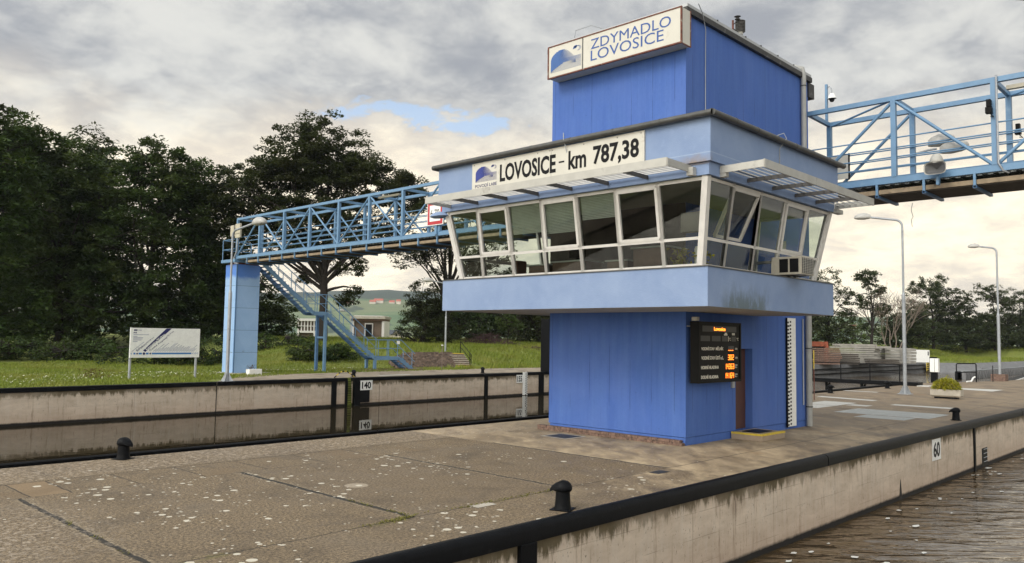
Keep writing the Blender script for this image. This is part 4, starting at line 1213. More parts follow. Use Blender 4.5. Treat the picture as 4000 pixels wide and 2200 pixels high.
# km sign
ks = thing('name_sign', 'long white sign reading LOVOSICE km 787,38 on the cabin parapet', 'sign', (-2.52, 2, 5.98))
XS = -2.54
bd_ = B('board', sign_white, ks, XS, -2.503, -.58, 4.53, 5.985, 6.675)
mb = MB()
for y_ in (4.45, 3.4, 2.35, 1.98, 1.9, 1.0, .1, -.5):
    for z_ in (6.03, 6.63): mb.lathe([(0, 0), (.012, 0), (.012, .004), (0, .005)], (0, 0, 0), 6) if 0 else mb.box(XS - .006, XS, y_ - .01, y_ + .01, z_ - .01, z_ + .01)
mb.build('screws', roof_dark, bd_)
B('sheet_joint', gutter_m, bd_, XS - .002, XS, 1.935, 1.940, 5.985, 6.675)
def LL(s, y0, y1, z0, z1, mat, parent, bold=.0, X=XS):
    return lettering(s, (X - .001, y0, z0), UL, VL, y0 - y1, z1 - z0, mat, parent, bold=bold)
LL('LOVOSICE', 3.56, 1.80, 6.11, 6.535, ink_black, bd_, .03)
LL('-', 1.71, 1.55, 6.31, 6.345, ink_black, bd_, .0)
LL('km', 1.43, .93, 6.12, 6.54, ink_black, bd_, .025)
LL('787,38', .74, -.45, 6.075, 6.545, ink_black, bd_, .03)
LL('POVODÍ LABE', 4.41, 3.66, 6.055, 6.155, ink_navy, bd_, .0)
logo((XS - .001, 4.40, 6.19), UL, VL, .73, .40, ink_logo, bd_)
# top light box
ts_ = thing('roof_sign', 'rust-edged white light box reading ZDYMADLO LOVOSICE at the top of the tower', 'sign', (-.2, 2, 9.2))
XB = -.42
B('box', sign_white, ts_, XB, -.003, -.13, 3.92, 9.235, 10.075)
mb = MB()
for (a, b) in (((3.94, 9.215), (3.90, 10.09)), ((-.115, 9.215), (-.15, 10.09))): mb.box(XB - .012, XB + .03, b[0] - .0, a[0], a[1], b[1])
mb.box(XB - .012, XB + .03, -.115, 3.90, 9.215, 9.25); mb.box(XB - .012, XB + .03, -.115, 3.90, 10.06, 10.09)
mb.build('frame', rust, ts_)
B('frame', rust, ts_, -.03, -.0025, -.145, -.135, 9.21, 10.09)
B('frame', rust, ts_, XB + .03, -.03, -.145, -.131, 9.205, 9.235)
B('panel_joint', gutter_m, ts_, XB - .008, XB, 2.745, 2.775, 9.25, 10.06)
LL('ZDYMADLO', 2.50, .14, 9.69, 9.95, ink_blue, ts_, .0, XB)
LL('LOVOSICE', 2.50, .34, 9.39, 9.66, ink_blue, ts_, .0, XB)
logo((XB - .001, 3.83, 9.36), UL, VL, 1.02, .60, simple('ink_teal_blue', (.03, .10, .30), .5, .1), ts_)

# water level display board
db = thing('display_board', 'black electronic board with orange digits and white Czech labels beside the door', 'display board', (1, -.25, 1.42))
B('housing', led_black, db, .02, 1.99, -.32, -.10, 1.42, 2.83, bevel=.008)
mb = MB().box(.02, 1.99, -.335, -.32, 1.42, 1.475).box(.02, 1.99, -.335, -.32, 2.785, 2.83).box(.02, .075, -.335, -.32, 1.475, 2.785).box(1.935, 1.99, -.335, -.32, 1.475, 2.785)
mb.build('bezel', led_black, db)
for x_ in (.25, 1.7): B('bracket', black_paint, db, x_, x_ + .08, -.10, -.002, 1.5, 1.56); B('bracket', black_paint, db, x_, x_ + .08, -.10, -.002, 2.6, 2.66)
UR = (1, 0, 0); YD = -.3205
def DB(s, x0, x1, z0, z1, mat=board_text, bold=.0):
    return lettering(s, (x0, YD, z0), UR, VL, x1 - x0, z1 - z0, mat, db, bold=bold)
mb = MB()
for a in ((.19, 1.77, 2.60, 2.735), (.11, .53, 2.38, 2.505), (.61, 1.01, 2.38, 2.505), (1.08, 1.32, 2.38, 2.505), (1.53, 1.75, 2.38, 2.50), (1.37, 1.65, 2.19, 2.27)):
    mb.box(a[0], a[1], -.3215, -.32, a[2], a[3])
mb.build('led_panel', led_panel, db)
lettering('Lovosice', (.71, -.3235, 2.625), UR, VL, .52, .085, led, db, bold=.02)
DB('VODNÍ STAV  MĚLNÍK', .14, 1.14, 2.17, 2.265, bold=.02); DB('VODNÍ STAV ÚSTÍ n.L.', .14, 1.15, 1.955, 2.055, bold=.02)
DB('HORNÍ HLADINA', .13, .92, 1.74, 1.835, bold=.02); DB('DOLNÍ HLADINA', .13, .90, 1.52, 1.615, bold=.02)
DB('cm', 1.71, 1.81, 2.18, 2.225); DB('cm', 1.71, 1.81, 1.965, 2.01)
for z_ in (1.74, 1.52): DB('m n.m.', 1.70, 1.82, z_ + .06, z_ + .09); DB('Bpv', 1.70, 1.80, z_, z_ + .045)
DB('°C', 1.41, 1.49, 2.40, 2.47); DB('°C', 1.79, 1.87, 2.40, 2.47)
rectmb(MB(), (1.365, YD, 2.38), UR, VL, 0, .018, 0, .12).build('mark', board_text, db)
mb = MB(); rectmb(mb, (1.17, YD, 2.52), UR, VL, 0, .16, 0, .035); rectmb(mb, (1.21, YD, 2.555), UR, VL, 0, .10, 0, .03); mb.build('cloud_symbol', board_text, db)
mb = MB()
for k in range(4): rectmb(mb, (1.56 + k * .035, YD, 2.53), UR, VL, 0, .02, 0, .05)
mb.build('wave_symbol', board_text, db)
SEG = {'0': 'abcdef', '1': 'bc', '2': 'abged', '3': 'abgcd', '4': 'fgbc', '6': 'afgedc', '_': 'd'}
def digits(s, x0, x1, z0, z1):
    n_ = len(s); wc = (x1 - x0) / n_; w = wc * .72; h = z1 - z0; t = .014
    mb = MB()
    for i, ch in enumerate(s):
        o = (x0 + i * wc, -.323, z0)
        S = {'a': (0, w, h - t, h), 'g': (0, w, h / 2 - t / 2, h / 2 + t / 2), 'd': (0, w, 0, t), 'f': (0, t, h / 2, h), 'b': (w - t, w, h / 2, h), 'e': (0, t, 0, h / 2), 'c': (w - t, w, 0, h / 2)}
        for k in SEG[ch]: rectmb(mb, o, UR, VL, S[k][0], S[k][1], S[k][2], S[k][3], .003)
    return mb.build('led_digits', led, db)
digits('___', 1.37, 1.63, 2.16, 2.25); digits('302', 1.36, 1.66, 1.94, 2.065); digits('14363', 1.21, 1.67, 1.725, 1.85); digits('14164', 1.20, 1.66, 1.51, 1.635)
cm_ = thing('floodlight', 'small grey floodlight on a bracket above the left end of the display board', 'lamp', (-.02, -.25, 2.8))
B('head', horn_m, cm_, -.02, .10, -.30, -.16, 2.84, 2.93, bevel=.01)
T('bracket', galv, cm_, [(.04, -.23, 2.84), (.04, -.12, 2.72), (.04, -.003, 2.72)], .012)

# air conditioner in the right window row
ac = thing('air_conditioner', 'boxy cream window air conditioner sticking out of the cabin right face', 'air conditioner', (1.6, -1.85, 3.85))
B('body', simple('ac_cream', (.40, .37, .30), .5, .12, 6), ac, .94, 1.60, -2.32, -1.62, 3.88, 4.28, bevel=.012)
for y_ in (-2.26, -2.02): B('side_grille', ink_black, ac, .932, .94, y_, y_ + .20, 3.93, 4.23)
B('side_grille', led_panel, ac, .99, 1.56, -2.328, -2.32, 3.91, 4.25)
mb = MB()
for k in range(9): mb.box(.99, 1.56, -2.336, -2.328, 3.93 + k * .036, 3.936 + k * .036)
for k in range(6): mb.box(1.03 + k * .095, 1.036 + k * .095, -2.337, -2.328, 3.91, 4.25)
mb.build('grille_bars', horn_m, ac)
T('bracket', black_paint, ac, [(1.1, -2.2, 3.88), (1.1, -1.8, 3.84)], .012); T('bracket', black_paint, ac, [(1.45, -2.2, 3.88), (1.45, -1.8, 3.84)], .012)

# weather sensor on the roof
ws = thing('weather_sensor', 'black louvred weather sensor on a short mast on the tower roof', 'weather sensor', (5.2, 1.5, 10.3))
T('mast', rust, ws, [(5.05, 1.5, 10.3), (5.05, 1.5, 11.84)], .03)
T('arm', roof_dark, ws, [(5.05, 1.5, 11.7), (5.25, 1.5, 11.85), (5.33, 1.5, 11.93)], .016)
mb = MB()
for k in range(8): mb.lathe([(.07, 0), (.145, 0), (.15, .018), (.07, .03)], (5.50, 1.5, 11.62 + k * .044), 16)
mb.build('louvres', alu_dark, ws, smooth=True)
MB().lathe([(0, -.08), (.08, -.08), (.08, 0), (0, 0)], (5.50, 1.5, 11.62), 12).build('foot', horn_m, ws, smooth=True)
T('foot_arm', roof_dark, ws, [(5.05, 1.5, 11.60), (5.5, 1.5, 11.54)], .016)
MB().lathe([(0, 0), (.08, .02), (.08, .035), (.03, .06), (.06, .09), (.10, .11), (0, .13)], (5.33, 1.5, 11.93), 12).build('wind_cup', roof_dark, ws, smooth=True)
lw = thing('roof_loop', 'thin metal wire loop rising from the left end of the tower roof edge', 'wire', (0, 3.4, 10.25))
T('wire', galv, lw, [(-.1, 3.3, 10.3), (-.05, 3.3, 10.5), (.1, 2.9, 10.58), (.3, 2.6, 10.45)], .012, 6)

# ------------------------------------------------------------------ inside the cabin
def bar_blind(y0, y1, z0, lb):
    t = thing('window_blind', lb, 'blind', (-1.95, (y0 + y1) / 2, z0), 'blinds behind the cabin windows')
    mb = MB(); z_ = z0
    while z_ < 5.55:
        mb.hexa([(-1.985 - .3 * (z_ - 3.84) / 1.76, y1, z_), (-1.985 - .3 * (z_ - 3.84) / 1.76, y0, z_), (-1.95 - .3 * (z_ - 3.84) / 1.76, y0, z_ + .012), (-1.95 - .3 * (z_ - 3.84) / 1.76, y1, z_ + .012),
                 (-1.985 - .3 * (z_ - 3.84) / 1.76, y1, z_ + .026), (-1.985 - .3 * (z_ - 3.84) / 1.76, y0, z_ + .026), (-1.95 - .3 * (z_ - 3.84) / 1.76, y0, z_ + .036), (-1.95 - .3 * (z_ - 3.84) / 1.76, y1, z_ + .036)])
        z_ += .034
    mb.build('slats', blind_m, t)
    return t
bar_blind(3.44, 2.50, 4.86, 'pale slatted blind half lowered in the third window from the left')
bar_blind(2.36, 1.46, 4.80, 'pale slatted blind half lowered in the fourth window from the left')
bar_blind(1.30, .40, 5.02, 'pale slatted blind lowered least, in the fifth window from the left')
def desk(x0, x1, y0, y1, h, lb):
    t = thing('desk', lb, 'desk', ((x0 + x1) / 2, (y0 + y1) / 2, 3.215), 'desks inside the cabin')
    B('panel', desk_m, t, x0, x1, y0, y1, 3.215, h); B('top', blind_m, t, x0 - .05, x1 + .05, y0 - .03, y1 + .03, h, h + .03)
desk(-1.8, -1.2, 2.6, 3.25, 4.12, 'brown desk panel behind the third lower cabin pane from the left')
desk(-1.8, -1.2, 1.5, 2.5, 4.16, 'brown desk panel behind the fourth lower cabin pane from the left')
desk(-1.8, -1.2, .35, .9, 4.10, 'low brown desk behind the fifth lower cabin pane from the left')
desk(-1.8, -1.1, -.65, .20, 4.34, 'tall brown cabinet behind the sixth lower cabin pane from the left')
oc = thing('office_chair', 'brown office chair behind the second lower cabin pane from the left', 'chair', (-1.5, 4.0, 3.215))
B('seat', chair_m, oc, -1.75, -1.3, 3.75, 4.25, 3.70, 3.78, bevel=.02); B('backrest', chair_m, oc, -1.72, -1.36, 3.72, 3.79, 3.80, 4.30, bevel=.03)
T('armrest', blind_m, oc, [(-1.75, 3.75, 3.9), (-1.75, 4.0, 4.05), (-1.75, 4.25, 3.95), (-1.75, 4.3, 3.7)], .015)
T('stem', ink_black, oc, [(-1.5, 4.0, 3.22), (-1.5, 4.0, 3.7)], .03)
mo_ = thing('monitor', 'dark computer monitor on the desk behind the fourth cabin window', 'monitor', (-1.5, 2.0, 4.2))
B('screen', led_black, mo_, -1.55, -1.50, 1.75, 2.2, 4.28, 4.62); B('stand', led_black, mo_, -1.5, -1.42, 1.93, 2.03, 4.19, 4.32)
wb = thing('wall_cabinet', 'pale grey box hung behind the last left-face window near the corner', 'cabinet', (-1.6, -1.2, 4.6))
B('box', interior, wb, -1.75, -1.55, -1.45, -.95, 4.62, 5.02); B('door', interior, wb, -1.76, -1.75, -1.43, -.97, 4.64, 5.0)
tk = thing('heater', 'white upright cylinder behind the lower corner pane of the cabin', 'heater', (-1.55, -1.25, 3.215))
MB().lathe([(0, 0), (.12, 0), (.12, 1.05), (.10, 1.10), (0, 1.12)], (-1.6, -1.32, 3.215), 16).build('body', plate_white, tk, smooth=True)
def plant(lb, c, n_, h):
    t = thing('potted_plant', lb, 'plant', c, 'plants on the cabin sill')
    MB().lathe([(0, 0), (.09, 0), (.11, .16), (.08, .16), (0, .15)], c, 12).build('pot', brown_rust, t, smooth=True)
    C_ = np.array(c) + np.stack([rng.normal(0, .10, n_), rng.normal(0, .10, n_), rng.uniform(.15, h, n_)], 1)
    quads('leaves', C_, .12, .5, leaf_yellow, t, flat=.7)
plant('bushy yellow-green plant behind the lower corner pane of the left face', (-1.82, -1.02, 3.72), 110, .55)
plant('small green plant behind the first lower pane of the right face', (-1.6, -1.40, 3.72), 50, .50)
mg = thing('ring_binder', 'white binder standing behind the fourth window of the right face', 'binder', (1.6, -1.55, 4.5))
B('box', plate_white, mg, 1.45, 1.72, -1.62, -1.56, 4.48, 4.72)

#@@PART3
# ================================================================== FOOTBRIDGES
XN, XF = 6.75, 8.32
def truss_bridge(t, ys, first_diag, y_end0, y_end1, zb=6.84, ztop=9.10):
    """ys: post positions along y; diagonals alternate"""
    for X in (XN, XF):
        sgn = 1 if X == XF else -1
        MB().bar((X, y_end0, ztop), (X, y_end1, ztop), .13, .13).build('top_chord', steel_blue, t)
        MB().bar((X, y_end0, zb), (X, y_end1, zb), .10, .17).build('bottom_chord', steel_blue, t)
        for y in ys:
            MB().bar((X, y, zb + .085), (X, y, ztop - .065), .13, .13, up=(0, 1, 0)).build('post', steel_blue, t)
        pts = sorted(ys); dflag = first_diag
        for a, b in zip(pts[:-1], pts[1:]):
            if abs(b - a) < 1.0: continue
            p_, q_ = ((X, a + .05, zb + .1), (X, b - .05, ztop - .08)) if dflag else ((X, a + .05, ztop - .08), (X, b - .05, zb + .1))
            T('diagonal', steel_blue, t, [p_, q_], .045, 10)
            dflag = not dflag
        for z_ in (7.24, 7.50, 7.76, 8.03):
            T('rail', steel_blue, t, [(X + sgn * -.09, y_end0, z_), (X + sgn * -.09, y_end1, z_)], .020, 6)
    for y in ys:
        MB().bar((XN + .07, y, ztop), (XF - .07, y, ztop), .09, .12).build('cross_beam', steel_blue, t)
    pts = sorted(ys)
    for i, (a, b) in enumerate(zip(pts[:-1], pts[1:])):
        if i % 2 == 0: T('wind_brace', steel_blue, t, [(XN, a, ztop - .05), (XF, b, ztop - .05)], .03, 6)
    # deck: corrugated sheet, hung service trough underneath
    B('deck', steel_plate, t, XN + .06, XF - .06, y_end0, y_end1, 6.74, 6.78)
    lo, hi = min(y_end0, y_end1), max(y_end0, y_end1)
    n_ = int((hi - lo) / .25)
    mb = MB()
    for i in range(n_): mb.box(XN + .06, XF - .06, lo + i * .25, lo + i * .25 + .12, 6.715, 6.74)
    mb.build('deck_ribs', steel_plate, t)

def trough(t, lo, hi, step):
    B('trough_side', wood, t, XN + .02, XN + .06, lo, hi, 6.49, 6.61)
    B('trough_side', wood, t, XF - .06, XF - .02, lo, hi, 6.49, 6.61)
    B('trough_floor', wood_dark, t, XN + .06, XF - .06, lo, hi, 6.46, 6.50)
    y = lo + step * .5
    while y < hi:
        B('hanger', steel_blue, t, XN - .045, XN + .018, y - .03, y + .03, 6.40, 6.77)
        B('hanger', steel_blue, t, XF - .018, XF + .045, y - .03, y + .03, 6.40, 6.77)
        B('hanger_beam', steel_dkblue, t, XN - .045, XF + .045, y - .04, y + .04, 6.39, 6.455)
        y += step
lbz = thing('footbridge', 'long light blue truss footbridge from the blue pier over the lock to the tower', 'footbridge', (7.5, 20, 0))
ysL = [34.45, 31.86, 29.25, 26.68, 24.05, 21.5, 18.95, 16.38, 13.82, 11.25, 8.7, 6.1, 4.25]
truss_bridge(lbz, ysL, True, 4.16, 34.5)
trough(lbz, 4.3, 33.4, 1.285)
# pier
MB().box(6.78, 8.26, 34.42, 35.80, -.10, 6.45).build('pier', pier_m, lbz)
B('pier_joint', steel_dkblue, lbz, 6.74, 6.80, 34.38, 34.44, -.1, 6.45)
B('pier_cap', steel_blue, lbz, 6.55, 8.5, 34.3, 36.0, 6.56, 6.74)
B('pier_bearing', rust, lbz, 6.9, 8.2, 34.5, 35.7, 6.45, 6.56)
B('pier_foot', conc_lite, lbz, 6.4, 9.1, 34.0, 36.1, -.3, .06)
# landing rails
for pts in ([(6.62, 35.95), (8.45, 35.95)], [(6.62, 35.95), (6.62, 34.5)]):
    for z_ in (7.35, 7.92):
        T('landing_rail', steel_blue, lbz, [(pts[0][0], pts[0][1], z_), (pts[1][0], pts[1][1], z_)], .024, 6)
for (x_, y_) in ((6.62, 35.95), (7.5, 35.95), (8.45, 35.95), (8.45, 34.6)):
    T('landing_post', steel_blue, lbz, [(x_, y_, 6.74), (x_, y_, 7.92)], .026, 6)
cb = thing('cable_box', 'pair of cream electrical boxes on the end post of the long footbridge', 'electrical box', (6.7, 34.3, 7.9))
cream = simple('box_cream', (.46, .42, .32), .5, .1, 7)
B('box', cream, cb, 6.56, 6.67, 33.85, 34.42, 7.97, 8.80, bevel=.01); B('box', cream, cb, 6.56, 6.67, 34.6, 35.0, 8.1, 8.75, bevel=.01)
for z_ in (8.2, 8.5): B('strap', ink_black, cb, 6.55, 6.56, 33.85, 34.42, z_, z_ + .02)
T('cable', galv, cb, [(6.62, 34.2, 7.97), (6.62, 34.25, 7.2), (6.60, 34.5, 6.8), (6.6, 34.4, 6.5), (6.6, 34.0, 6.45)], .04, 6)
ft = thing('tube_light', 'cream fluorescent tube light under the top chord of the long footbridge', 'lamp', (7.3, 21, 9))
B('tube', cream, ft, 7.0, 7.12, 19.6, 21.2, 8.93, 9.02)

rbz = thing('footbridge', 'blue truss footbridge leaving the tower to the right across the sky', 'footbridge', (7.5, -8, 0))
ysR = [-2.40, -4.82, -7.25, -9.65, -12.1, -14.5, -16.9]
truss_bridge(rbz, ysR, False, 0.0, -17.0)
MB().bar((XF, 0, 9.035), (XF, 0, 6.9), .13, .13, up=(0, 1, 0)).build('post', steel_blue, rbz)
MB().bar((XN, -.03, 9.1), (XF, 0, 9.1), .10, .12).build('cross_beam', steel_blue, rbz)
for X in (XN, XF): T('diagonal', steel_blue, rbz, [(X, -.1, 6.95), (X, -2.35, 9.0)], .045, 10)
T('wind_brace', steel_blue, rbz, [(XF, -.1, 9.05), (XN, -2.3, 9.05)], .03, 6)
trough(rbz, -17, -1.2, 1.205)
nb = thing('notice_panel', 'plain grey panel fixed behind the rails where the right footbridge meets the tower', 'panel', (8.2, -.4, 7.4))
B('sheet', sign_white, nb, 8.16, 8.19, -.62, -.10, 7.33, 8.08); B('edge', ink_black, nb, 8.155, 8.195, -.66, -.62, 7.30, 8.1)
# dome camera on its mast
dc = thing('dome_camera', 'white dome camera hanging from a blue mast above the right footbridge', 'camera', (8.35, .05, 9.1))
MB().bar((8.32, .08, 9.1), (8.32, .08, 10.40), .07, .07).build('mast', steel_blue, dc)
T('arm', galv, dc, [(8.32, .04, 10.3), (8.32, -.03, 10.33), (8.32, -.08, 10.2), (8.32, -.09, 10.05)], .02)
MB().lathe([(0, .16), (.06, .15), (.10, .08), (.125, .0), (.135, -.01), (0, -.01)], (8.32, -.09, 9.93), 16).build('housing', plate_white, dc, smooth=True)
MB().lathe([(0, -.11), (.05, -.095), (.075, -.05), (.08, 0), (0, 0)], (8.32, -.09, 9.92), 14).build('dome', ink_black, dc, smooth=True)
# horn loudspeaker
hs = thing('loudspeaker', 'grey horn loudspeaker facing out from the side of the right footbridge', 'loudspeaker', (6.5, -3.5, 6.8))
Y_, Z_ = -3.52, 6.96
prof = [(0.0, .05, .05), (.10, .09, .07), (.20, .20, .13), (.26, .27, .17)]
vs = []; fs = []
for dx_, wy, hz_ in prof:
    for k in range(20):
        a = 2 * math.pi * k / 20; sx = math.copysign(abs(math.cos(a)) ** .5, math.cos(a)); sz = math.copysign(abs(math.sin(a)) ** .5, math.sin(a))
        vs.append((6.62 - dx_, Y_ + wy * sx, Z_ + hz_ * sz))
for i in range(3):
    for k in range(20): fs.append((i * 20 + k, i * 20 + (k + 1) % 20, (i + 1) * 20 + (k + 1) % 20, (i + 1) * 20 + k))
MB().add(vs, fs).build('horn', horn_m, hs, smooth=True)
vs = [(6.375, Y_ + .24 * q[1], Z_ + .145 * q[2]) for q in [(0, (v[1] - Y_) / .27, (v[2] - Z_) / .17) for v in vs[60:]]] + [(6.56, Y_, Z_)]
MB().add(vs, [(k, (k + 1) % 20, 20) for k in range(20)]).build('throat', horn_in, hs)
MB().lathe([(0, .24), (.08, .23), (.13, .16), (.17, .05), (.15, -.02), (0, -.02)], (6.52, Y_, Z_ + .16), 16).build('driver', horn_m, hs, smooth=True)
B('bracket', steel_blue, hs, 6.55, 6.70, Y_ - .03, Y_ + .03, 6.55, 6.80)
# black cameras on the second post
def bcam(lb, c, s):
    t = thing('security_camera', lb, 'camera', c)
    B('body', led_black, t, c[0] - .12, c[0] + .04, c[1] - .07, c[1] + .07, c[2], c[2] + .16 * s, bevel=.01)
    B('hood', led_black, t, c[0] - .10, c[0] + .05, c[1] - .05, c[1] + .05, c[2] + .17 * s, c[2] + .36 * s, bevel=.01)
    T('cable', ink_black, t, [(c[0], c[1] - .02, c[2]), (c[0], c[1] - .10, c[2] - .10), (c[0] + .02, c[1] - .02, c[2] - .06)], .014, 6)
bcam('black security camera on the second post of the right footbridge', (6.62, -4.74, 8.22), 1)
bcam('small black camera on the far truss behind the second post', (8.45, -5.0, 8.0), .8)
T2 = thing('conduit', 'grey cable conduit running down the second post of the right footbridge', 'conduit', (6.66, -4.9, 6.8))
T('tube', galv, T2, [(6.66, -4.90, 9.2), (6.66, -4.90, 6.95), (6.68, -5.0, 6.75), (6.8, -5.1, 6.70)], .028)
ft2 = thing('tube_light', 'cream tube light under the top chord of the right footbridge near the photo edge', 'lamp', (7.4, -6, 9))
B('tube', cream, ft2, 7.2, 7.34, -6.6, -5.0, 8.94, 9.04)
# double lamp behind the right bridge
dl = thing('double_lamp', 'pair of weathered lamp heads on a curved arm behind the right footbridge rails', 'lamp', (8.4, -2.4, 7.2))
T('arm', galv, dl, [(8.4, -2.38, 7.0), (8.4, -2.38, 7.7), (8.42, -2.45, 7.86), (8.5, -2.75, 7.93), (8.6, -2.95, 7.96)], .03)
def lamphead(name, c, dirv, L, W_, H_, parent, mat=lamp_m):
    """cobra style head: c the rear end, dirv horizontal direction"""
    dv = Vector(dirv).normalized(); sd = Vector((-dv.y, dv.x, 0)); c = Vector(c); up = Vector((0, 0, 1))
    vs = []; fs = []; n_ = 12; st = [(0, .35, .5), (.12, .6, .75), (.4, 1, 1), (.75, .95, .85), (.95, .6, .5), (1, .15, .2)]
    for (u, w, h) in st:
        for k in range(n_):
            a = 2 * math.pi * k / n_; zz_ = math.sin(a)
            vs.append(c + dv * (L * u) + sd * (W_ / 2 * w * math.cos(a)) + up * (H_ * h * (zz_ * .75 if zz_ > 0 else zz_ * .35)))
    for i in range(len(st) - 1):
        for k in range(n_): fs.append((i * n_ + k, i * n_ + (k + 1) % n_, (i + 1) * n_ + (k + 1) % n_, (i + 1) * n_ + k))
    fs.append(tuple(range(n_))); fs.append(tuple((len(st) - 1) * n_ + k for k in range(n_)))
    h_ = MB().add(vs, fs).build(name, mat, parent, smooth=True)
    return h_
lamphead('lamp_head', (8.62, -2.72, 8.12), (.25, -1, .1), .70, .36, .34, dl)
lamphead('lamp_head', (8.62, -3.02, 7.88), (.25, -1, .1), .74, .38, .36, dl)
# dangling wire and coil
dw = thing('dangling_wire', 'thin loose wire dangling from the underside of the right footbridge', 'wire', (7.6, -2.6, 5.8))
T('wire', galv, dw, [(8.2, -2.4, 6.4), (8.2, -2.36, 6.2), (8.2, -2.41, 6.0), (8.2, -2.36, 5.92), (8.2, -2.38, 5.72)], .008, 5)
# clearance sign on the left bridge
cs_ = thing('clearance_sign', 'square red-bordered white sign reading 6,70 on the long footbridge', 'sign', (6.6, 16.5, 7.2))
B('plate', plate_white, cs_, 6.60, 6.63, 16.0, 17.05, 7.20, 8.25, bevel=.01)
B('border', red_m, cs_, 6.592, 6.60, 16.04, 17.01, 7.24, 8.21)
B('face', plate_white, cs_, 6.586, 6.592, 16.17, 16.88, 7.38, 8.08)
lettering('6,70', (6.5855, 16.82, 7.55), UL, VL, .58, .34, ink_black, cs_, bold=0)
B('bracket', steel_blue, cs_, 6.63, 6.75, 16.45, 16.6, 6.8, 7.3)
bl2 = thing('bridge_lamp', 'blue-grey lamp hood half hidden behind the left end of the awning', 'lamp', (-2.3, 5.9, 5.4))
MB().lathe([(0, 0), (.10, .0), (.16, .04), (.12, .12), (.05, .15), (0, .15)], (-2.42, 5.88, 5.47), 12, 1.0, 2.1).build('hood', wall_lite, bl2, smooth=True)
T('arm', galv, bl2, [(-2.4, 5.72, 5.58), (-2.42, 5.88, 5.62)], .02)

# ------------------------------------------------------------------ staircase
stc = thing('staircase', 'light blue steel staircase with two landings going down from the long footbridge', 'staircase', (14, 35, 0))
YA, YB = 34.42, 35.42
P0 = (8.45, 6.62); P1 = (12.05, 3.72); P2 = (13.05, 3.72); P3 = (16.92, .83); P4 = (18.95, .83); P5 = (20.2, .02)
for Y in (YA, YB):
    for a, b in ((P0, P1), (P1, P2), (P2, P3), (P3, P4), (P4, P5)):
        MB().bar((a[0], Y, a[1]), (b[0], Y, b[1]), .07, .24).build('stringer', steel_blue if Y == YA else steel_dkblue, stc)
def flight(a, b, n_):
    for i in range(1, n_):
        x = a[0] + (b[0] - a[0]) * i / n_; z = a[1] + (b[1] - a[1]) * i / n_
        B('tread', steel_dkblue, stc, x - .13, x + .13, YA + .04, YB - .04, z - .02, z + .02)
        B('tread_bracket', steel_blue, stc, x - .09, x + .10, YA - .045, YA - .036, z + .06, z + .16)
flight(P0, P1, 15); flight(P2, P3, 15); flight(P4, P5, 5)
B('landing', steel_dkblue, stc, 12.05, 13.05, YA + .04, YB - .04, 3.74, 3.78); B('landing', steel_dkblue, stc, 16.92, 18.95, YA + .04, YB - .04, .85, .89)
for Y in (YA, YB):
    dz_ = 1.05
    path = [(P0[0] + .9, P0[1] + dz_ - .7), (P1[0] + .25, P1[1] + 1.22), (P2[0] + .2, P2[1] + 1.22), (P3[0] + .15, P3[1] + 1.25), (P4[0] + .2, P4[1] + 1.25), (P5[0] + .2, P5[1] + 1.12)]
    T('handrail', steel_blue, stc, [(x, Y, z) for x, z in path], .03, 6)
    T('mid_rail', steel_blue, stc, [(x, Y, z - .58) for x, z in path], .022, 6)
    def railz(x):
        for (a, b) in zip(path[:-1], path[1:]):
            if a[0] <= x <= b[0] + 1e-6: return a[1] + (b[1] - a[1]) * (x - a[0]) / (b[0] - a[0])
        return path[-1][1]
    def strz(x):
        for (a, b) in ((P0, P1), (P1, P2), (P2, P3), (P3, P4), (P4, P5)):
            if a[0] <= x <= b[0]: return a[1] + (b[1] - a[1]) * (x - a[0]) / (b[0] - a[0])
        return P5[1]
    for x in (9.5, 10.4, 11.3, 12.15, 12.95, 14.0, 15.0, 16.0, 17.0, 17.95, 18.85, 20.15):
        T('baluster', steel_blue, stc, [(x, Y, strz(x)), (x, Y, railz(x))], .024, 6)
for x in (12.97,):
    MB().bar((x, YA + .03, -.1), (x, YA + .03, 3.62), .16, .16, up=(0, 1, 0)).build('support_leg', steel_blue, stc)
    MB().bar((x, YB - .03, -.1), (x, YB - .03, 3.62), .16, .16, up=(0, 1, 0)).build('support_leg', steel_dkblue, stc)
MB().bar((12.97, YA + .11, 2.2), (12.97, YB - .11, 2.2), .10, .12).build('support_brace', steel_blue, stc)
for x, Y in ((16.95, YA + .03), (16.95, YB - .03)):
    MB().bar((x, Y, -.1), (x, Y, .75), .17, .17, up=(0, 1, 0)).build('support_leg', steel_blue, stc)
B('notice', plate_white, stc, 18.75, 19.0, YA - .05, YA - .03, 1.80, 2.02)
for a in ((16.0, 18.3, 34.0, 35.9), (19.3, 21.0, 34.0, 35.8)): B('foot_slab', brickm, stc, *a, -.2, .09)

# information board
ib = thing('information_board', 'white waterway information board on two grey posts in the grass', 'sign', (1.5, 31.5, 0))
zx0, zx1, zz0, zz1 = -.25, 3.30, 1.09, 2.58
T('post', galv, ib, [(-.18, 31.56, 0), (-.18, 31.56, 2.6)], .065, 8); T('post', galv, ib, [(3.18, 31.56, 0), (3.18, 31.56, 2.6)], .065, 8)
bd2 = B('board', plate_white, ib, zx0, zx1, 31.44, 31.50, zz0, zz1)
B('shadow_gap', ink_black, ib, zx0 + .02, zx1 - .02, 31.50, 31.52, zz1, zz1 + .012)
def IB(x, z): return (zx0 + (x - 325) / 1490 * 3.55, 31.4385, zz1 - (z - 220) / 640 * 1.49)
ca, sa = math.cos(R(40)), math.sin(R(40)); UD, VD = (ca, 0, sa), (-sa, 0, ca)
lettering('RIS', IB(385, 340), UR, VL, .16, .075, ink_navy, bd2, bold=.03)
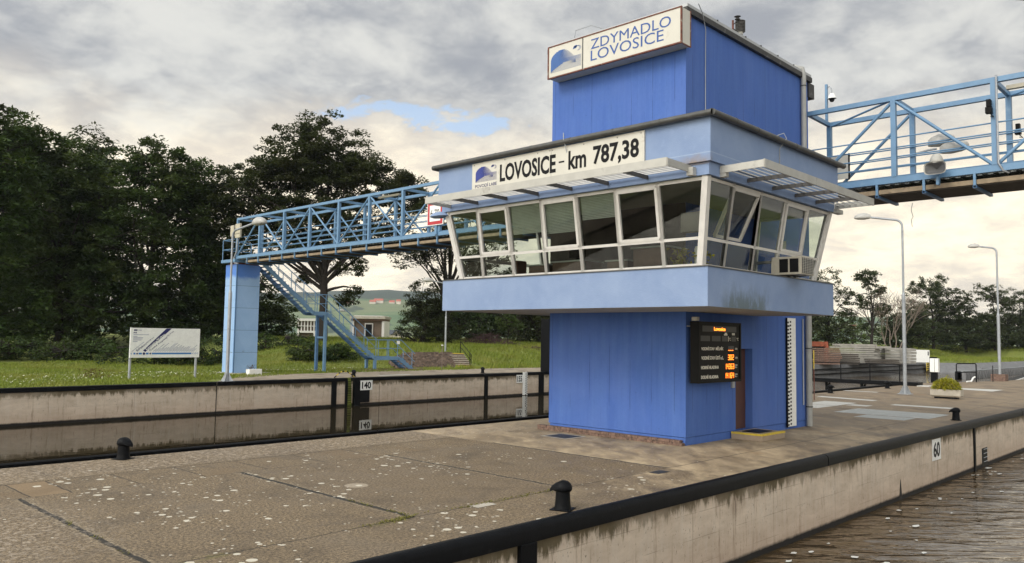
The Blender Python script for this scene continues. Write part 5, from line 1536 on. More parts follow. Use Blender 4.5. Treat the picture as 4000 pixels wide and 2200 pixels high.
B('flag', ink_navy, bd2, IB(390, 0)[0], IB(458, 0)[0], 31.434, 31.44, IB(0, 285)[2], IB(0, 255)[2])
mb = MB()
for (x_, z_, w_) in ((470, 275, 80), (385, 372, 315), (380, 408, 85), (385, 435, 200), (380, 462, 195), (378, 487, 170), (376, 520, 95)):
    rectmb(mb, IB(x_, z_), UR, VL, 0, w_ / 1490 * 3.55, 0, .022)
mb.build('small_print', simple('ink_soft', (.16, .18, .30), .5, .1), bd2)
bandm = MB(); P_ = Vector(IB(640, 735)); polymb(bandm, P_, UR, VL, [(-.11, .06), (0, -.01), (1.285, 1.19), (1.02, 1.19)]); bandm.build('band', ink_navy, bd2)
def diag(s, x, z, L, h, mat, bold=0.): 
    o = IB(x, z); return lettering(s, (o[0], o[1] - .003, o[2]), UD, VD, L, h, mat, bd2, bold=bold)
diag('Střekov', 470, 735, .62, .115, ink_navy, .01); diag('767,48 km', 665, 560, .46, .075, ink_navy)
o_ = IB(668, 705); lettering('Lovosice', (o_[0], 31.432, o_[2]), UD, VD, .68, .115, plate_white, bd2, bold=.03)
o_ = IB(880, 502); lettering('787,38 km', (o_[0], 31.432, o_[2]), UD, VD, .50, .085, plate_white, bd2, bold=.03)
diag('České Kopisty', 745, 735, 1.12, .125, ink_navy, .01); diag('795,16 km', 1085, 420, .46, .075, ink_navy)
mb = MB()
Ls = [.95, .30] + [.75, .32, .85, .35, .42, .45, .80, .85, .50, .72, .45, .62, .48, .55, .42, .45, .52, .50, .30, .32, .66, .35, .32, .36]
xs_ = [365] + [805 + k * 37.5 for k in range(24)]
for k, x_ in enumerate(xs_):
    L_ = Ls[k] if k < len(Ls) else .4
    rectmb(mb, IB(x_, 732), UD, VD, 0, L_ * .8, 0, .018)
mb.build('station_names', simple('ink_soft2', (.22, .24, .34), .5, .1), bd2, kind='stuff')
mb = MB()
rectmb(mb, IB(400, 790), UR, VL, 0, (1635 - 400) / 1490 * 3.55, 0, .085)
for x_ in (340, 1655, 1705, 1750):
    o_ = IB(x_, 790); polymb(mb, o_, UR, VL, [(0, .042), (.05, 0), (.08, 0), (.03, .042), (.08, .085), (.05, .085)])
mb.build('river_line', ink_band, bd2)
for x_, r_ in ((472, .045), (612, .065), (743, .045)):
    o_ = IB(x_, 772)
    MB().hexa([(o_[0] - r_ - .03, 31.428, o_[2] - r_ - .02), (o_[0] + r_ + .03, 31.428, o_[2] - r_ - .02), (o_[0] + r_ + .03, 31.436, o_[2] - r_ - .02), (o_[0] - r_ - .03, 31.436, o_[2] - r_ - .02), (o_[0] - r_ - .03, 31.428, o_[2] + r_ + .02), (o_[0] + r_ + .03, 31.428, o_[2] + r_ + .02), (o_[0] + r_ + .03, 31.436, o_[2] + r_ + .02), (o_[0] - r_ - .03, 31.436, o_[2] + r_ + .02)]).build('stop_ground', plate_white, bd2)
    vs = [(o_[0] + r_ * math.cos(2 * math.pi * k / 16), 31.424, o_[2] + r_ * math.sin(2 * math.pi * k / 16)) for k in range(16)]
    MB().add(vs, [tuple(range(16))]).build('stop_dot', ink_navy, bd2)

# concrete trough at pier foot
tr_ = thing('flower_trough', 'small white concrete trough with wilted plants at the foot of the blue pier', 'planter', (7.2, 33.0, 0))
B('trough', plate_white, tr_, 6.9, 7.7, 32.75, 33.15, .02, .34, bevel=.02)
C_ = np.stack([rng.normal(7.15, .15, 60), rng.normal(32.95, .08, 60), rng.uniform(.34, .58, 60)], 1)
quads('leaves', C_, .10, .5, leaf_mat('leaf_wilted', (.05, .02, .012), (.09, .04, .02), (.07, .03, .02)), tr_)

# ------------------------------------------------------------------ street lamps
def street_lamp(label, x, y, z0, h1, zbend, dirv, arm, head, rr=1.0, base=True):
    t = thing('street_lamp', label, 'street lamp', (x, y, z0), 'lamp posts')
    dv = Vector((*dirv, 0)).normalized(); b = Vector((x, y, z0))
    T('lower_pole', galv, t, [b, b + Vector((0, 0, h1))], .085 * rr, 12)
    T('collar', galv, t, [b + Vector((0, 0, h1 - .02)), b + Vector((0, 0, h1 + .12))], [.085 * rr, .055 * rr], 12)
    r_ = .35
    up_ = b + Vector((0, 0, zbend - r_))
    pts = [b + Vector((0, 0, h1 + .1)), up_]
    for k in range(1, 6):
        a = R(k * 16); pts.append(up_ + dv * (r_ * (1 - math.cos(a))) + Vector((0, 0, r_ * math.sin(a))))
    e = pts[-1]; pts.append(e + dv * arm + Vector((0, 0, arm * .17)))
    T('upper_pole', galv, t, pts, .052 * rr, 10)
    lamphead('lamp_head', pts[-1] - dv * .05, (*dirv, 0), head, head * .5, head * .42, t)
    if base:
        mb = MB()
        for k in range(4):
            a = R(45 + k * 90); c_, s_ = math.cos(a), math.sin(a)
            mb.add([(x + .08 * c_ - .01 * s_, y + .08 * s_ + .01 * c_, z0 + .45), (x + .3 * c_, y + .3 * s_, z0 + .02), (x + .08 * c_, y + .08 * s_, z0 + .02)], [(0, 1, 2)])
        mb.build('gussets', galv, t)
        MB().box(x - .28, x + .28, y - .28, y + .28, z0, z0 + .025).build('base_plate', galv, t)
    return t
street_lamp('tall grey lamp post nearest the tower on its right, base with gussets', 24.55, 3.09, 0, 4.7, 8.35, (-.25, 1), 1.15, .75)
street_lamp('tall grey lamp post at the far tip of the quay, twin heads', 45.4, 3.75, 0, 4.4, 8.95, (-.2, 1), .75, .7, 1.15)
t_ = thing('lamp_block', 'rusty brown block around the foot of the lamp post at the quay tip', 'block', (45.4, 3.75, 0)); B('block', brickm, t_, 45.0, 45.85, 3.35, 4.2, 0, .45)
street_lamp('slender lamp post in front of the blue pier, its white head above the footbridge', 3.15, 27.99, 0, 4.4, 7.55, (.15, -1), 1.35, .95)
street_lamp('grey lamp post beside the stone steps, just left of the tower', 30.8, 42.9, .45, 3.6, 6.6, (-1, .6), 1.0, .9)
cl_ = at(1368, 1300, 120)
street_lamp('thin dark lamp post standing left of the brown pump house', cl_.x, cl_.y, .8, 3, 5.0, (-1, .4), .8, .9, base=False)
# lamp head that peeks into the top right corner; its post stands outside the frame
tl = thing('street_lamp', 'grey lamp head peeking into the top right corner of the photo', 'street lamp', (4.0, -14.5, 0), 'lamp posts')
hp_ = at(3992, 4, 17)
T('pole', galv, tl, [(hp_.x + 2.2, hp_.y - 2.4, -1.5), (hp_.x + 2.2, hp_.y - 2.4, hp_.z), (hp_.x + 1.9, hp_.y - 2.1, hp_.z + .25), (hp_.x + .2, hp_.y - .25, hp_.z + .12)], .05)
lamphead('lamp_head', (hp_.x + .24, hp_.y - .30, hp_.z + .12), (-.7, .75, 0), .72, .34, .30, tl)

# ------------------------------------------------------------------ things at the right end of the quay
pl = thing('planter', 'long concrete planter filled with yellow-green flowers on the right of the quay', 'planter', (23, .85, 0))
B('foot', ink_black, pl, 22.85, 23.15, .42, 1.34, 0.0, .08)
def frus(x0, x1, y0, y1, z0, z1, e): return MB().hexa([(x0 + e, y0 + e, z0), (x1 - e, y0 + e, z0), (x1 - e, y1 - e, z0), (x0 + e, y1 - e, z0), (x0, y0, z0 + .06), (x1, y0, z0 + .06), (x1, y1, z0 + .06), (x0, y1, z0 + .06)]).box(x0, x1, y0, y1, z0 + .061, z1)
frus(22.75, 23.25, .26, 1.48, .08, .40, .06).build('trough', conc_lite, pl)
n_ = 2600
C_ = np.stack([rng.uniform(22.72, 23.28, n_), .88 + rng.uniform(-.58, .58, n_), rng.uniform(.36, .92, n_)], 1)
C_ = C_[((C_[:, 1] - .88) / .6) ** 2 + ((C_[:, 2] - .36) / .54) ** 2 + ((C_[:, 0] - 23) / .5) ** 2 < 1.1]
quads('foliage', C_, .11, .35, leaf_yellow, pl, flat=.8)
C_ = np.stack([rng.normal(23.0, .05, 60), rng.normal(.83, .06, 60), rng.uniform(.7, 1.05, 60)], 1)
quads('flower_spike', C_, .06, .6, leaf_yellow, pl, flat=.8)
bx_ = thing('control_cabinet', 'white control cabinet on a black post at the far edge of the quay', 'cabinet', (38, 5.6, 0))
MB().box(37.9, 38.2, 5.40, 5.88, .66, 1.50).build('cabinet', plate_white, bx_, bevel=.02)
B('door_edge', gutter_m, bx_, 37.885, 37.9, 5.60, 5.615, .68, 1.49)
B('post', black_paint, bx_, 38.0, 38.2, 5.5, 5.86, 0, .66); B('back', black_paint, bx_, 38.2, 38.3, 5.55, 5.98, .6, 1.58)
gr_ = thing('guard_rail', 'small black guard rail frame over the ladder at the quay tip', 'railing', (41.2, 4.8, 0))
T('frame', black_paint, gr_, [(40.3, 5.02, 0), (40.3, 5.02, 1.12), (40.35, 4.98, 1.18), (41.7, 4.30, 1.18), (41.75, 4.26, 1.12), (41.75, 4.26, 0)], .035)
T('mid_rail', black_paint, gr_, [(40.3, 5.02, .62), (41.75, 4.26, .62)], .025)
tp = thing('marker_pole', 'thin rusty marker pole standing in the quay just behind the tower', 'pole', (16.75, 4.16, 0)); T('pole', rust, tp, [(16.75, 4.16, 0), (16.75, 4.16, 1.3)], .02); T('pole_top', yellow_paint, tp, [(16.75, 4.16, 1.3), (16.75, 4.16, 2.05)], .018)
tp = thing('marker_pole', 'thin dark pole left of the lamp post at the quay tip', 'pole', (44, 3.7, 0)); T('pole', ink_black, tp, [(43.6, 3.75, 0), (43.6, 3.75, 1.05)], .025)
tp = thing('marker_pole', 'thin bare pole standing on the paving right of the staircase foot', 'pole', (20.5, 31.5, 0)); T('pole', bare_m, tp, [(20.3, 31.4, 0), (20.3, 31.4, 1.75)], .022); B('tip', plate_white, tp, 20.25, 20.36, 31.36, 31.44, 1.75, 1.82)
mr = thing('mooring_ring', 'white bent pipe on the ground inside the small black guard rail', 'pipe', (41, 4.6, 0)); T('pipe', plate_white, mr, [(40.7, 4.55, .05), (41.1, 4.4, .06), (41.25, 4.3, .3), (41.4, 4.25, .34)], .05)
# lock gate gangway
gg = thing('gate_gangway', 'black steel gangway with three-bar railing on legs across the lock head', 'gangway', (33, 12, 0))
MB().box(32.6, 33.4, 4.95, 27.2, -.02, .21).build('girder', black_paint, gg)
B('ramp', white_paint, gg, 32.3, 33.3, 4.3, 4.95, .005, .05)
for y in (5.95, 7.6, 9.3, 11.0, 12.7, 14.4, 16.1, 17.8, 19.5, 21.2, 22.9, 24.6, 26.3):
    T('post', black_paint, gg, [(32.65, y, .2), (32.65, y, 1.18)], .03, 6)
for z_ in (.70, 1.18): T('rail', black_paint, gg, [(32.65, 5.95, z_), (32.65, 27, z_)], .026, 6)
for y in (8.2, 10.3):
    MB().bar((33, y, -.02), (33, y, -1.9), .14, .14, up=(0, 1, 0)).build('leg', black_paint, gg)
    MB().bar((33, y + .5, -1.9), (33, y - .2, -.05), .09, .09, up=(1, 0, 0)).build('leg', black_paint, gg)

# ------------------------------------------------------------------ stacks across the canal
rH = Vector((RT.x, RT.y, 0)).normalized(); fH = Vector((FW.x, FW.y, 0)).normalized()
def slab_at(c, L, W_, Hh, mat, name, lb, grp, proto={}):
    key = (round(L, 2), round(W_, 2), round(Hh, 2), mat.name)
    if key not in proto:
        p0 = Vector((0, 0, 0)); a = rH * L / 2; b = fH * W_ / 2
        o = MB().hexa([-a - b, a - b, a + b, -a + b, -a - b + Vector((0, 0, Hh)), a - b + Vector((0, 0, Hh)), a + b + Vector((0, 0, Hh)), -a + b + Vector((0, 0, Hh))]).build(name, mat, None, origin=(0, 0, 0))
        tag(o, lb, 'concrete slab' if 'slab' in name else 'plank stack', grp); proto[key] = o
        o.location = c; return o
    o = proto[key].copy(); col.objects.link(o); o.location = c; return o
cs1 = 'concrete slabs stacked on the far canal bank'; lbs = 'pale concrete slab lying in one of the stacks on the far canal bank'
def ground_at(x, y): 
    r_ = at(x, y, 1) - CAM; return CAM + r_ * (-CAM.z / r_.z)
def stack(px, py, L, hs, Hh, jit=.1, dep=0):
    b = ground_at(px, py) + fH * dep; b.z = 0
    for k in range(hs):
        slab_at(b + rH * random.uniform(-jit, jit) + Vector((0, 0, k * (Hh + .06))), L, 2.0, Hh, slab_m, 'concrete_slab', lbs, cs1)
stack(3268 + 50, 1419, 5.3, 9, .16, .25)       # long slabs
stack(3345, 1419, 3.0, 1, .16)
stack(3400, 1419, 2.1, 8, .20, .2, .5)
stack(3440, 1418, 2.1, 7, .22, .15, 1.0)
stack(3470, 1419, 1.7, 5, .32, .05); stack(3495, 1419, 1.7, 5, .32, .05); stack(3517, 1419, 1.7, 5, .32, .05); stack(3537, 1419, 1.7, 5, .31, .05)
b = ground_at(3345, 1419); b.z = 1.76; slab_at(b, 4.4, 2.0, .22, slab_m, 'concrete_slab', lbs, cs1); slab_at(b + Vector((0, 0, .25)) - rH * .2, 4.4, 2.0, .22, slab_m, 'concrete_slab', lbs, cs1)
b = ground_at(3390, 1419); b.z = 1.80; slab_at(b + rH * 1.0, 2.6, 2.0, .22, slab_m, 'concrete_slab', lbs, cs1)
for (px, L, hs) in ((3278, 3.0, 6), (3430, 3.4, 3), (3215, 2.6, 9)):
    b = ground_at(px, 1422) - fH * 1.0; b.z = 0
    for k in range(hs): slab_at(b + rH * random.uniform(-.15, .15) + Vector((0, 0, k * .20)), L, 1.2, .15, wood_dark if px != 3215 else brickm, 'timber_stack', 'dark weathered timber layer in the low piles before the pale slabs', 'timber piles on the far canal bank')
ob = thing('skip', 'rusty orange open steel skip at the left end of the slab stacks', 'skip', ground_at(3213, 1420))
b = ground_at(3213, 1420) + fH * 2.2; b.z = 0
def OB(u, v, z): return b + rH * u + fH * v + Vector((0, 0, z))
MB().hexa([OB(-1.7, 0, 1.9), OB(1.5, 0, 1.9), OB(1.5, 2, 1.9), OB(-1.7, 2, 1.9), OB(-1.7, 0, 2.45), OB(1.5, 0, 2.45), OB(1.5, 2, 2.45), OB(-1.7, 2, 2.45)]).build('top_panel', brown_rust, ob)
MB().hexa([OB(1.2, -.4, 0), OB(1.6, -.4, 0), OB(1.6, 2, 0), OB(1.2, 2, 0), OB(1.2, 0, 2.46), OB(1.5, 0, 2.46), OB(1.5, 2, 2.46), OB(1.2, 2, 2.46)]).build('side_wall', brown_rust, ob)
MB().hexa([OB(-1.7, .5, 0), OB(1.2, .5, 0), OB(1.2, .6, 0), OB(-1.7, .6, 0), OB(-1.7, .5, 1.9), OB(1.2, .5, 1.9), OB(1.2, .6, 1.9), OB(-1.7, .6, 1.9)]).build('back_wall', ink_black, ob)
wc = thing('container', 'long cream-white site container on the far canal bank', 'container', ground_at(3600, 1416))
b = ground_at(3600, 1416) + fH * .5; b.z = 0
MB().hexa([OB(-2.3, 0, 0), OB(1.3, 0, 0), OB(1.3, 3, 0), OB(-2.3, 3, 0), OB(-2.3, 0, 1.58), OB(1.3, 0, 1.58), OB(1.3, 3, 1.58), OB(-2.3, 3, 1.58)]).build('body', plate_white, wc)
MB().hexa([OB(1.05, -.02, .9), OB(1.2, -.02, .9), OB(1.2, 0, .9), OB(1.05, 0, .9), OB(1.05, -.02, 1.4), OB(1.2, -.02, 1.4), OB(1.2, 0, 1.4), OB(1.05, 0, 1.4)]).build('vent', gutter_m, wc)
wp = thing('marker_post', 'tiny white marker post on top of the green bank at the far right', 'post', at(3960, 1378, 150)); q_ = at(3960, 1378, 150)
B('post', plate_white, wp, q_.x - .15, q_.x + .15, q_.y - .15, q_.y + .15, q_.z - .3, q_.z + .75)

# ------------------------------------------------------------------ low buildings behind the grass, left
def oriented(c, pts8): return MB().hexa([c + rH * u + fH * v + Vector((0, 0, z)) for u, v, z in pts8])
def obox(c, u0, u1, v0, v1, z0, z1): return oriented(c, [(u0, v0, z0), (u1, v0, z0), (u1, v1, z0), (u0, v1, z0), (u0, v0, z1), (u1, v0, z1), (u1, v1, z1), (u0, v1, z1)])
D_ = 118.0; k_ = D_ / FPX
c = at(1440, 1320, D_)
ph = thing('pump_house', 'flat-roofed brown plaster pump house with pale corner piers and a dark doorway', 'building', c)
obox(c, -64 * k_, 52 * k_, .3, 5, -.9, 66 * k_).build('wall', plaster_brown, ph)
obox(c, -70 * k_, -59 * k_, 0, 5.1, -.9, 66 * k_).build('corner_pier', white_frame, ph); obox(c, 50 * k_, 60 * k_, 0, 5.1, -.9, 66 * k_).build('corner_pier', white_frame, ph)
obox(c, -70 * k_, 60 * k_, -.1, 5.3, 66 * k_, 74 * k_).build('lintel', brickm, ph)
obox(c, -74 * k_, 64 * k_, -.4, 5.6, 74 * k_, 84 * k_).build('roof', conc_lite, ph); obox(c, -58 * k_, 56 * k_, -.3, 5, 84 * k_, 87 * k_).build('roof_edge', white_frame, ph)
obox(c, -17 * k_, 15 * k_, .1, .32, -.9, 57 * k_).build('door_frame', white_frame, ph); obox(c, -13.5 * k_, 11.5 * k_, .05, .2, -.9, 53 * k_).build('doorway', ink_black, ph)
c2 = at(1420, 1330, D_ - 3)
pw = thing('weir_deck', 'low pale concrete deck wall running in front of the brown pump house', 'wall', c2)
obox(c2, -170 * k_, 155 * k_, 0, 2.5, 4 * k_, 13 * k_).build('deck', conc_lite, pw); obox(c2, -170 * k_, 155 * k_, .4, 2.3, -2.0, 4 * k_).build('base', stone_m, pw)
c = at(1190, 1320, 126); k2 = 126 / FPX
wh = thing('glazed_building', 'white-framed glazed building behind the staircase, left of the pump house', 'building', c)
obox(c, -35 * k2, 45 * k2, 1.0, 5, -1, 70 * k2).build('core', plaster_brown, wh)
obox(c, -35 * k2, 45 * k2, .6, 5.1, 20 * k2, 28 * k2).build('sill', white_frame, wh); obox(c, -35 * k2, 45 * k2, .5, 5.2, 66 * k2, 76 * k2).build('roof', white_frame, wh)
for k in range(7):
    obox(c, (-34 + k * 12.5) * k2, (-30 + k * 12.5) * k2, .7, .98, 28 * k2, 66 * k2).build('mullion', white_frame, wh)
obox(c, -34 * k2, 44 * k2, .75, .95, 45 * k2, 48 * k2).build('transom', white_frame, wh)
obox(c, -34 * k2, -28 * k2, .6, 1, -1, 20 * k2).build('column', white_frame, wh); obox(c, 30 * k2, 36 * k2, .6, 1, -1, 20 * k2).build('column', white_frame, wh)
c = at(1542, 1320, 240); k3 = 240 / FPX
gh = thing('gabled_house', 'small white gabled house with slate roof between pump house and bushy tree', 'house', c)
obox(c, -34 * k3, 24 * k3, 1, 8, -4, 14 * k3).build('wall', wall_cream, gh)
oriented(c, [(-36 * k3, .5, 12 * k3), (8 * k3, .5, 12 * k3), (8 * k3, 9, 12 * k3), (-36 * k3, 9, 12 * k3), (-34 * k3, 4, 31 * k3), (8 * k3, 4, 31 * k3), (8 * k3, 5, 31 * k3), (-34 * k3, 5, 31 * k3)]).build('roof', roof_slate, gh)
g_ = [c + rH * u + fH * v + Vector((0, 0, z)) for v in (0, 6) for u, z in ((-9 * k3, -4), (21 * k3, -4), (21 * k3, 13 * k3), (6 * k3, 30 * k3), (-9 * k3, 13 * k3))]
MB().add(g_, [(0, 1, 2, 3, 4), (9, 8, 7, 6, 5), (0, 5, 6, 1), (1, 6, 7, 2), (2, 7, 8, 3), (3, 8, 9, 4), (4, 9, 5, 0)]).build('gable', wall_cream, gh)
oriented(c, [(4 * k3, -.6, 30 * k3), (6 * k3, -.6, 33 * k3), (6 * k3, 6, 33 * k3), (4 * k3, 6, 30 * k3), (24 * k3, -.6, 10 * k3), (26 * k3, -.6, 12 * k3), (26 * k3, 6, 12 * k3), (24 * k3, 6, 10 * k3)]).build('roof', roof_slate, gh)
oriented(c, [(-14 * k3, -.6, 10 * k3), (-12 * k3, -.6, 12 * k3), (-12 * k3, 6, 12 * k3), (-14 * k3, 6, 10 * k3), (6 * k3, -.6, 30 * k3), (6 * k3, -.6, 33 * k3), (6 * k3, 6, 33 * k3), (6 * k3, 6, 30 * k3)]).build('roof', roof_slate, gh)
obox(c, 2 * k3, 10 * k3, -.1, 0, 6 * k3, 14 * k3).build('window', ink_black, gh)

# rubble mound and stone steps left of the tower
rm_ = thing('rubble_slope', 'reddish rubble stone slope beside the stone steps left of the tower', 'stone slope', (24, 37, 0))
SD, SW = Vector((.45, .89, 0)), Vector((.89, -.45, 0))
def MP(u, v_):
    p_ = Vector((20.6, 36.6, 0)).lerp(Vector((26.25, 36.15, 0)), u) + SD * (3.2 * v_)
    p_.z = 1.05 * min(1, v_ * 1.2) * sm(-.25, .35, u); return p_
mb = MB(); nu, nv = 50, 14; vs = []; fs = []
for i in range(nu):
    for j in range(nv):
        p_ = MP(i / (nu - 1), j / (nv - 1)); vs.append((p_.x, p_.y, p_.z - .03 + .05 * random.random()))
for i in range(nu - 1):
    for j in range(nv - 1): fs.append((i * nv + j, (i + 1) * nv + j, (i + 1) * nv + j + 1, i * nv + j + 1))
mb.add(vs, fs).build('earth', stone_m, rm_)
mb = MB()
for k in range(420):
    p_ = MP(random.random(), random.random()); x, y, z = p_
    a, b_, h_ = random.uniform(.12, .30), random.uniform(.08, .18), random.uniform(.03, .08)
    an = random.uniform(-.9, .3); ca_, sa_ = math.cos(an), math.sin(an)
    P8 = []
    for zz_ in (-.1, h_):
        for (p_, q_) in ((-1, -1), (1, -1), (1, 1), (-1, 1)):
            f_ = 1 if zz_ < 0 else random.uniform(.6, .9)
            P8.append((x + (p_ * a * ca_ - q_ * b_ * sa_) * f_, y + (p_ * a * sa_ + q_ * b_ * ca_) * f_, z + zz_ + random.uniform(-.02, .02)))
    mb.hexa(P8)
mb.build('boulders', stone_m, rm_, kind='stuff')
ss_ = thing('stone_steps', 'flight of pale stone steps with yellow edges climbing the bank left of the tower', 'steps', (26.6, 36.5, 0))
S0 = Vector((26.55, 35.75, 0)); ww = .62
for k in range(8):
    a_ = S0 + SD * (.38 * k); z_ = .13 * (k + 1)
    for (d0, d1, z0, z1, m_, nm_) in ((.03, 3.2 - .38 * k, z_ - .13 - .2 * (k == 0), z_ - .035, stone_m, 'riser'), (0, .40, z_ - .034, z_ + .005, yellow_paint if k in (0, 7) else conc_lite, 'step')):
        q0, q1 = a_ + SD * d0, a_ + SD * d1
        P8 = [q0 - SW * ww, q0 + SW * ww, q1 + SW * ww, q1 - SW * ww]
        MB().hexa([p + Vector((0, 0, z0)) for p in P8] + [p + Vector((0, 0, z1)) for p in P8]).build(nm_, m_, ss_)
e0, e1 = S0 + SW * .45, S0 + SW * .45 + SD * 3.1
for zo in (1.0, .55): T('handrail', black_paint, ss_, [e0 + Vector((0, 0, zo)), e1 + Vector((0, 0, 1.0 + zo))], .028, 6)
for e_, zb_ in ((e0, 0), (e0 + SD * .35, .1), (e1, 1.0)): T('rail_post', black_paint, ss_, [e_ + Vector((0, 0, zb_)), e_ + Vector((0, 0, zb_ + 1.02))], .03, 6)

# ================================================================== TREES
rH = Vector((RT.x, RT.y, 0)).normalized(); fH = Vector((FW.x, FW.y, 0)).normalized()
tree('robinia', 'dense dark robinia at the far left with the brightest low foliage', (-1.2, 62, 0), [(0, 0, 7.09, 5.5, 5, 7.09), (1, 0, 13.63, 5, 5, 6.54), (-1.4, 0, 17.66, 4, 4, 4.58), (2, -1, 3.27, 4, 3.5, 3.27)], .38, leaf_mid, 459, 83, 0.47, 'robinias of the left grove', 1.0, limbs=10, hollow=.12)
tree('robinia', 'dark robinia left of the information board, rounded top against the sky', (8.0, 69, 0), [(0, 0, 7.63, 6, 5.5, 7.63), (1, 0, 14.72, 5.6, 5, 5.67), (-3, 0, 17.44, 3.5, 3.5, 3.71)], .4, leaf_dark, 486, 83, 0.47, 'robinias of the left grove', 1.05, limbs=10, hollow=.12)
tree('robinia', 'tallest robinia at the left photo edge, its tip highest in the grove', (9.8, 99.5, -.5), [(0, 0, 14, 6.5, 6, 12), (-1.8, 0, 25, 3.8, 3.5, 6.5)], .5, leaf_olive, 270, 81, 0.60, 'robinias of the left grove', 1.2, limbs=8)
tree('robinia', 'sparse-topped robinia with sky showing through, behind the left grove', (16.0, 92, 0), [(0, 0, 14, 5, 5, 9), (0, 0, 22.2, 4.0, 4, 4.2)], .4, leaf_olive, 229, 45, 0.60, 'robinias of the left grove', 1.3, limbs=14)
tree('robinia', 'broad dark robinia directly behind the information board', (13.2, 63.5, 0), [(-1, 0, 6.54, 6, 5, 6.76), (0, 0, 13.63, 5.2, 5, 5.45), (0.5, 0, 17.88, 3, 3, 2.83), (3.4, 0, 15.26, 3, 3, 3.92), (2, 0, 4.36, 5, 4, 4.36)], .4, leaf_dark, 540, 83, 0.45, 'robinias of the left grove', 1.0, limbs=12, hollow=.12)
tree('robinia', 'dark robinia whose right flank slopes down behind the blue pier', (19.4, 65.5, 0), [(0, 0, 6.54, 4.6, 4.5, 6.54), (-0.5, 0, 12.54, 4.2, 4, 5.01), (-1.2, 0, 16.35, 2.6, 2.6, 2.83), (2.4, 0, 4.91, 3.2, 3, 4.8)], .35, leaf_dark, 405, 81, 0.45, 'robinias of the left grove', 1.0, limbs=10, hollow=.12)
tree('robinia', 'lower dark robinia filling the gap behind the blue pier and stairs', (26.5, 71, 0), [(0, 0, 4.91, 4.5, 4.5, 5.23), (-2.5, 0, 9.27, 3.8, 3.5, 4.58), (2.8, 0, 3.49, 3.4, 3, 3.71)], .3, leaf_dark, 337, 78, 0.47, 'robinias of the left grove', 1.0, limbs=8, hollow=.12)
tree('robinia', 'shady robinia filling the back of the left grove', (4, 80, 0), [(0, 0, 9.81, 9, 5, 9.81), (6, 4, 8.72, 7, 5, 8.72)], .4, leaf_dark, 351, 67, 0.62, 'robinias of the left grove', 1.3, limbs=8, hollow=.1)
tree('robinia', 'dark robinia between the information board and the sparse-topped one', (12.0, 76, 0), [(0, 0, 8, 5, 4, 8), (0, 0, 16.5, 4.6, 4, 4.6)], .38, leaf_dark, 330, 80, .46, 'robinias of the left grove', 1.0, limbs=8, hollow=.1)
# big central tree
def LB(px, py, rp, x0, y0, d_, dep=0.0, fz=1.0):
    k = d_ / FPX; u = (px - x0) * k
    return (rH.x * u + fH.x * dep, rH.y * u + fH.y * dep, (y0 - py) * k, rp * k, rp * k, rp * k * fz)
CT = [(1215, 520, 120, .9), (1150, 600, 130, .9), (1080, 640, 155, .9), (965, 770, 165, 1), (895, 700, 90, .9), (1010, 660, 90, .9), (1330, 590, 130, .9), (1400, 670, 120, 1), (1510, 740, 120, .8), (1590, 800, 70, .8), (1560, 700, 80, .8), (1600, 750, 60, .8), (1250, 740, 190, .9), (1130, 880, 130, .9), (1010, 900, 80, 1),
      (1400, 860, 130, .8), (1240, 950, 80, .8), (1350, 1010, 65, .8), (1460, 940, 75, .7), (1180, 1075, 48, .9), (1345, 1150, 50, .9), (1400, 1060, 50, .6), (1240, 640, 150, .8), (1050, 810, 120, .8), (1150, 960, 95, .7), (1310, 870, 120, .8), (940, 900, 90, .8), (1500, 870, 85, .7)]
tree('ash_tree', 'big open-crowned tree with a thick black trunk rising behind the long footbridge', (26.1, 55, 1.4), [LB(a, b, c, 1255, 1345, 75, random.uniform(-2, 2), q) for a, b, c, q in CT],
     .46, leaf_olive, 980, 96, .36, None, .82, limbs=34, hollow=.15, fork=.40)
CT = [(1560, 1010, 50, .8), (1640, 990, 85, .8), (1580, 1075, 40, .6), (1700, 940, 100, .9), (1700, 1060, 50, .7), (1800, 920, 140, .9), (1850, 1060, 60, .8), (1930, 1000, 100, .9), (2000, 1080, 60, .8)]
tree('ash_tree', 'tall thin-leaved tree with a visible trunk just left of the tower', (40.2, 53.3, 1.0), [LB(a, b, c, 1745, 1370, 84, random.uniform(-1.5, 1.5), q) for a, b, c, q in CT], .42, leaf_olive, 260, 50, .36, None, .75, limbs=30, hollow=.2, fork=.3)
tree('bushy_tree', 'dense bushy cone-shaped tree standing left of the tower', (35.9, 52.2, 1.0), [(0, 0, 2.6, 2.7, 2.6, 2.8), (0.2, 0, 5.0, 1.9, 1.9, 2.3), (1.3, -1.2, 2.2, 1.9, 1.9, 2.4)], .25, leaf_olive, 190, 70, .26, None, .60, limbs=6, hollow=.45)
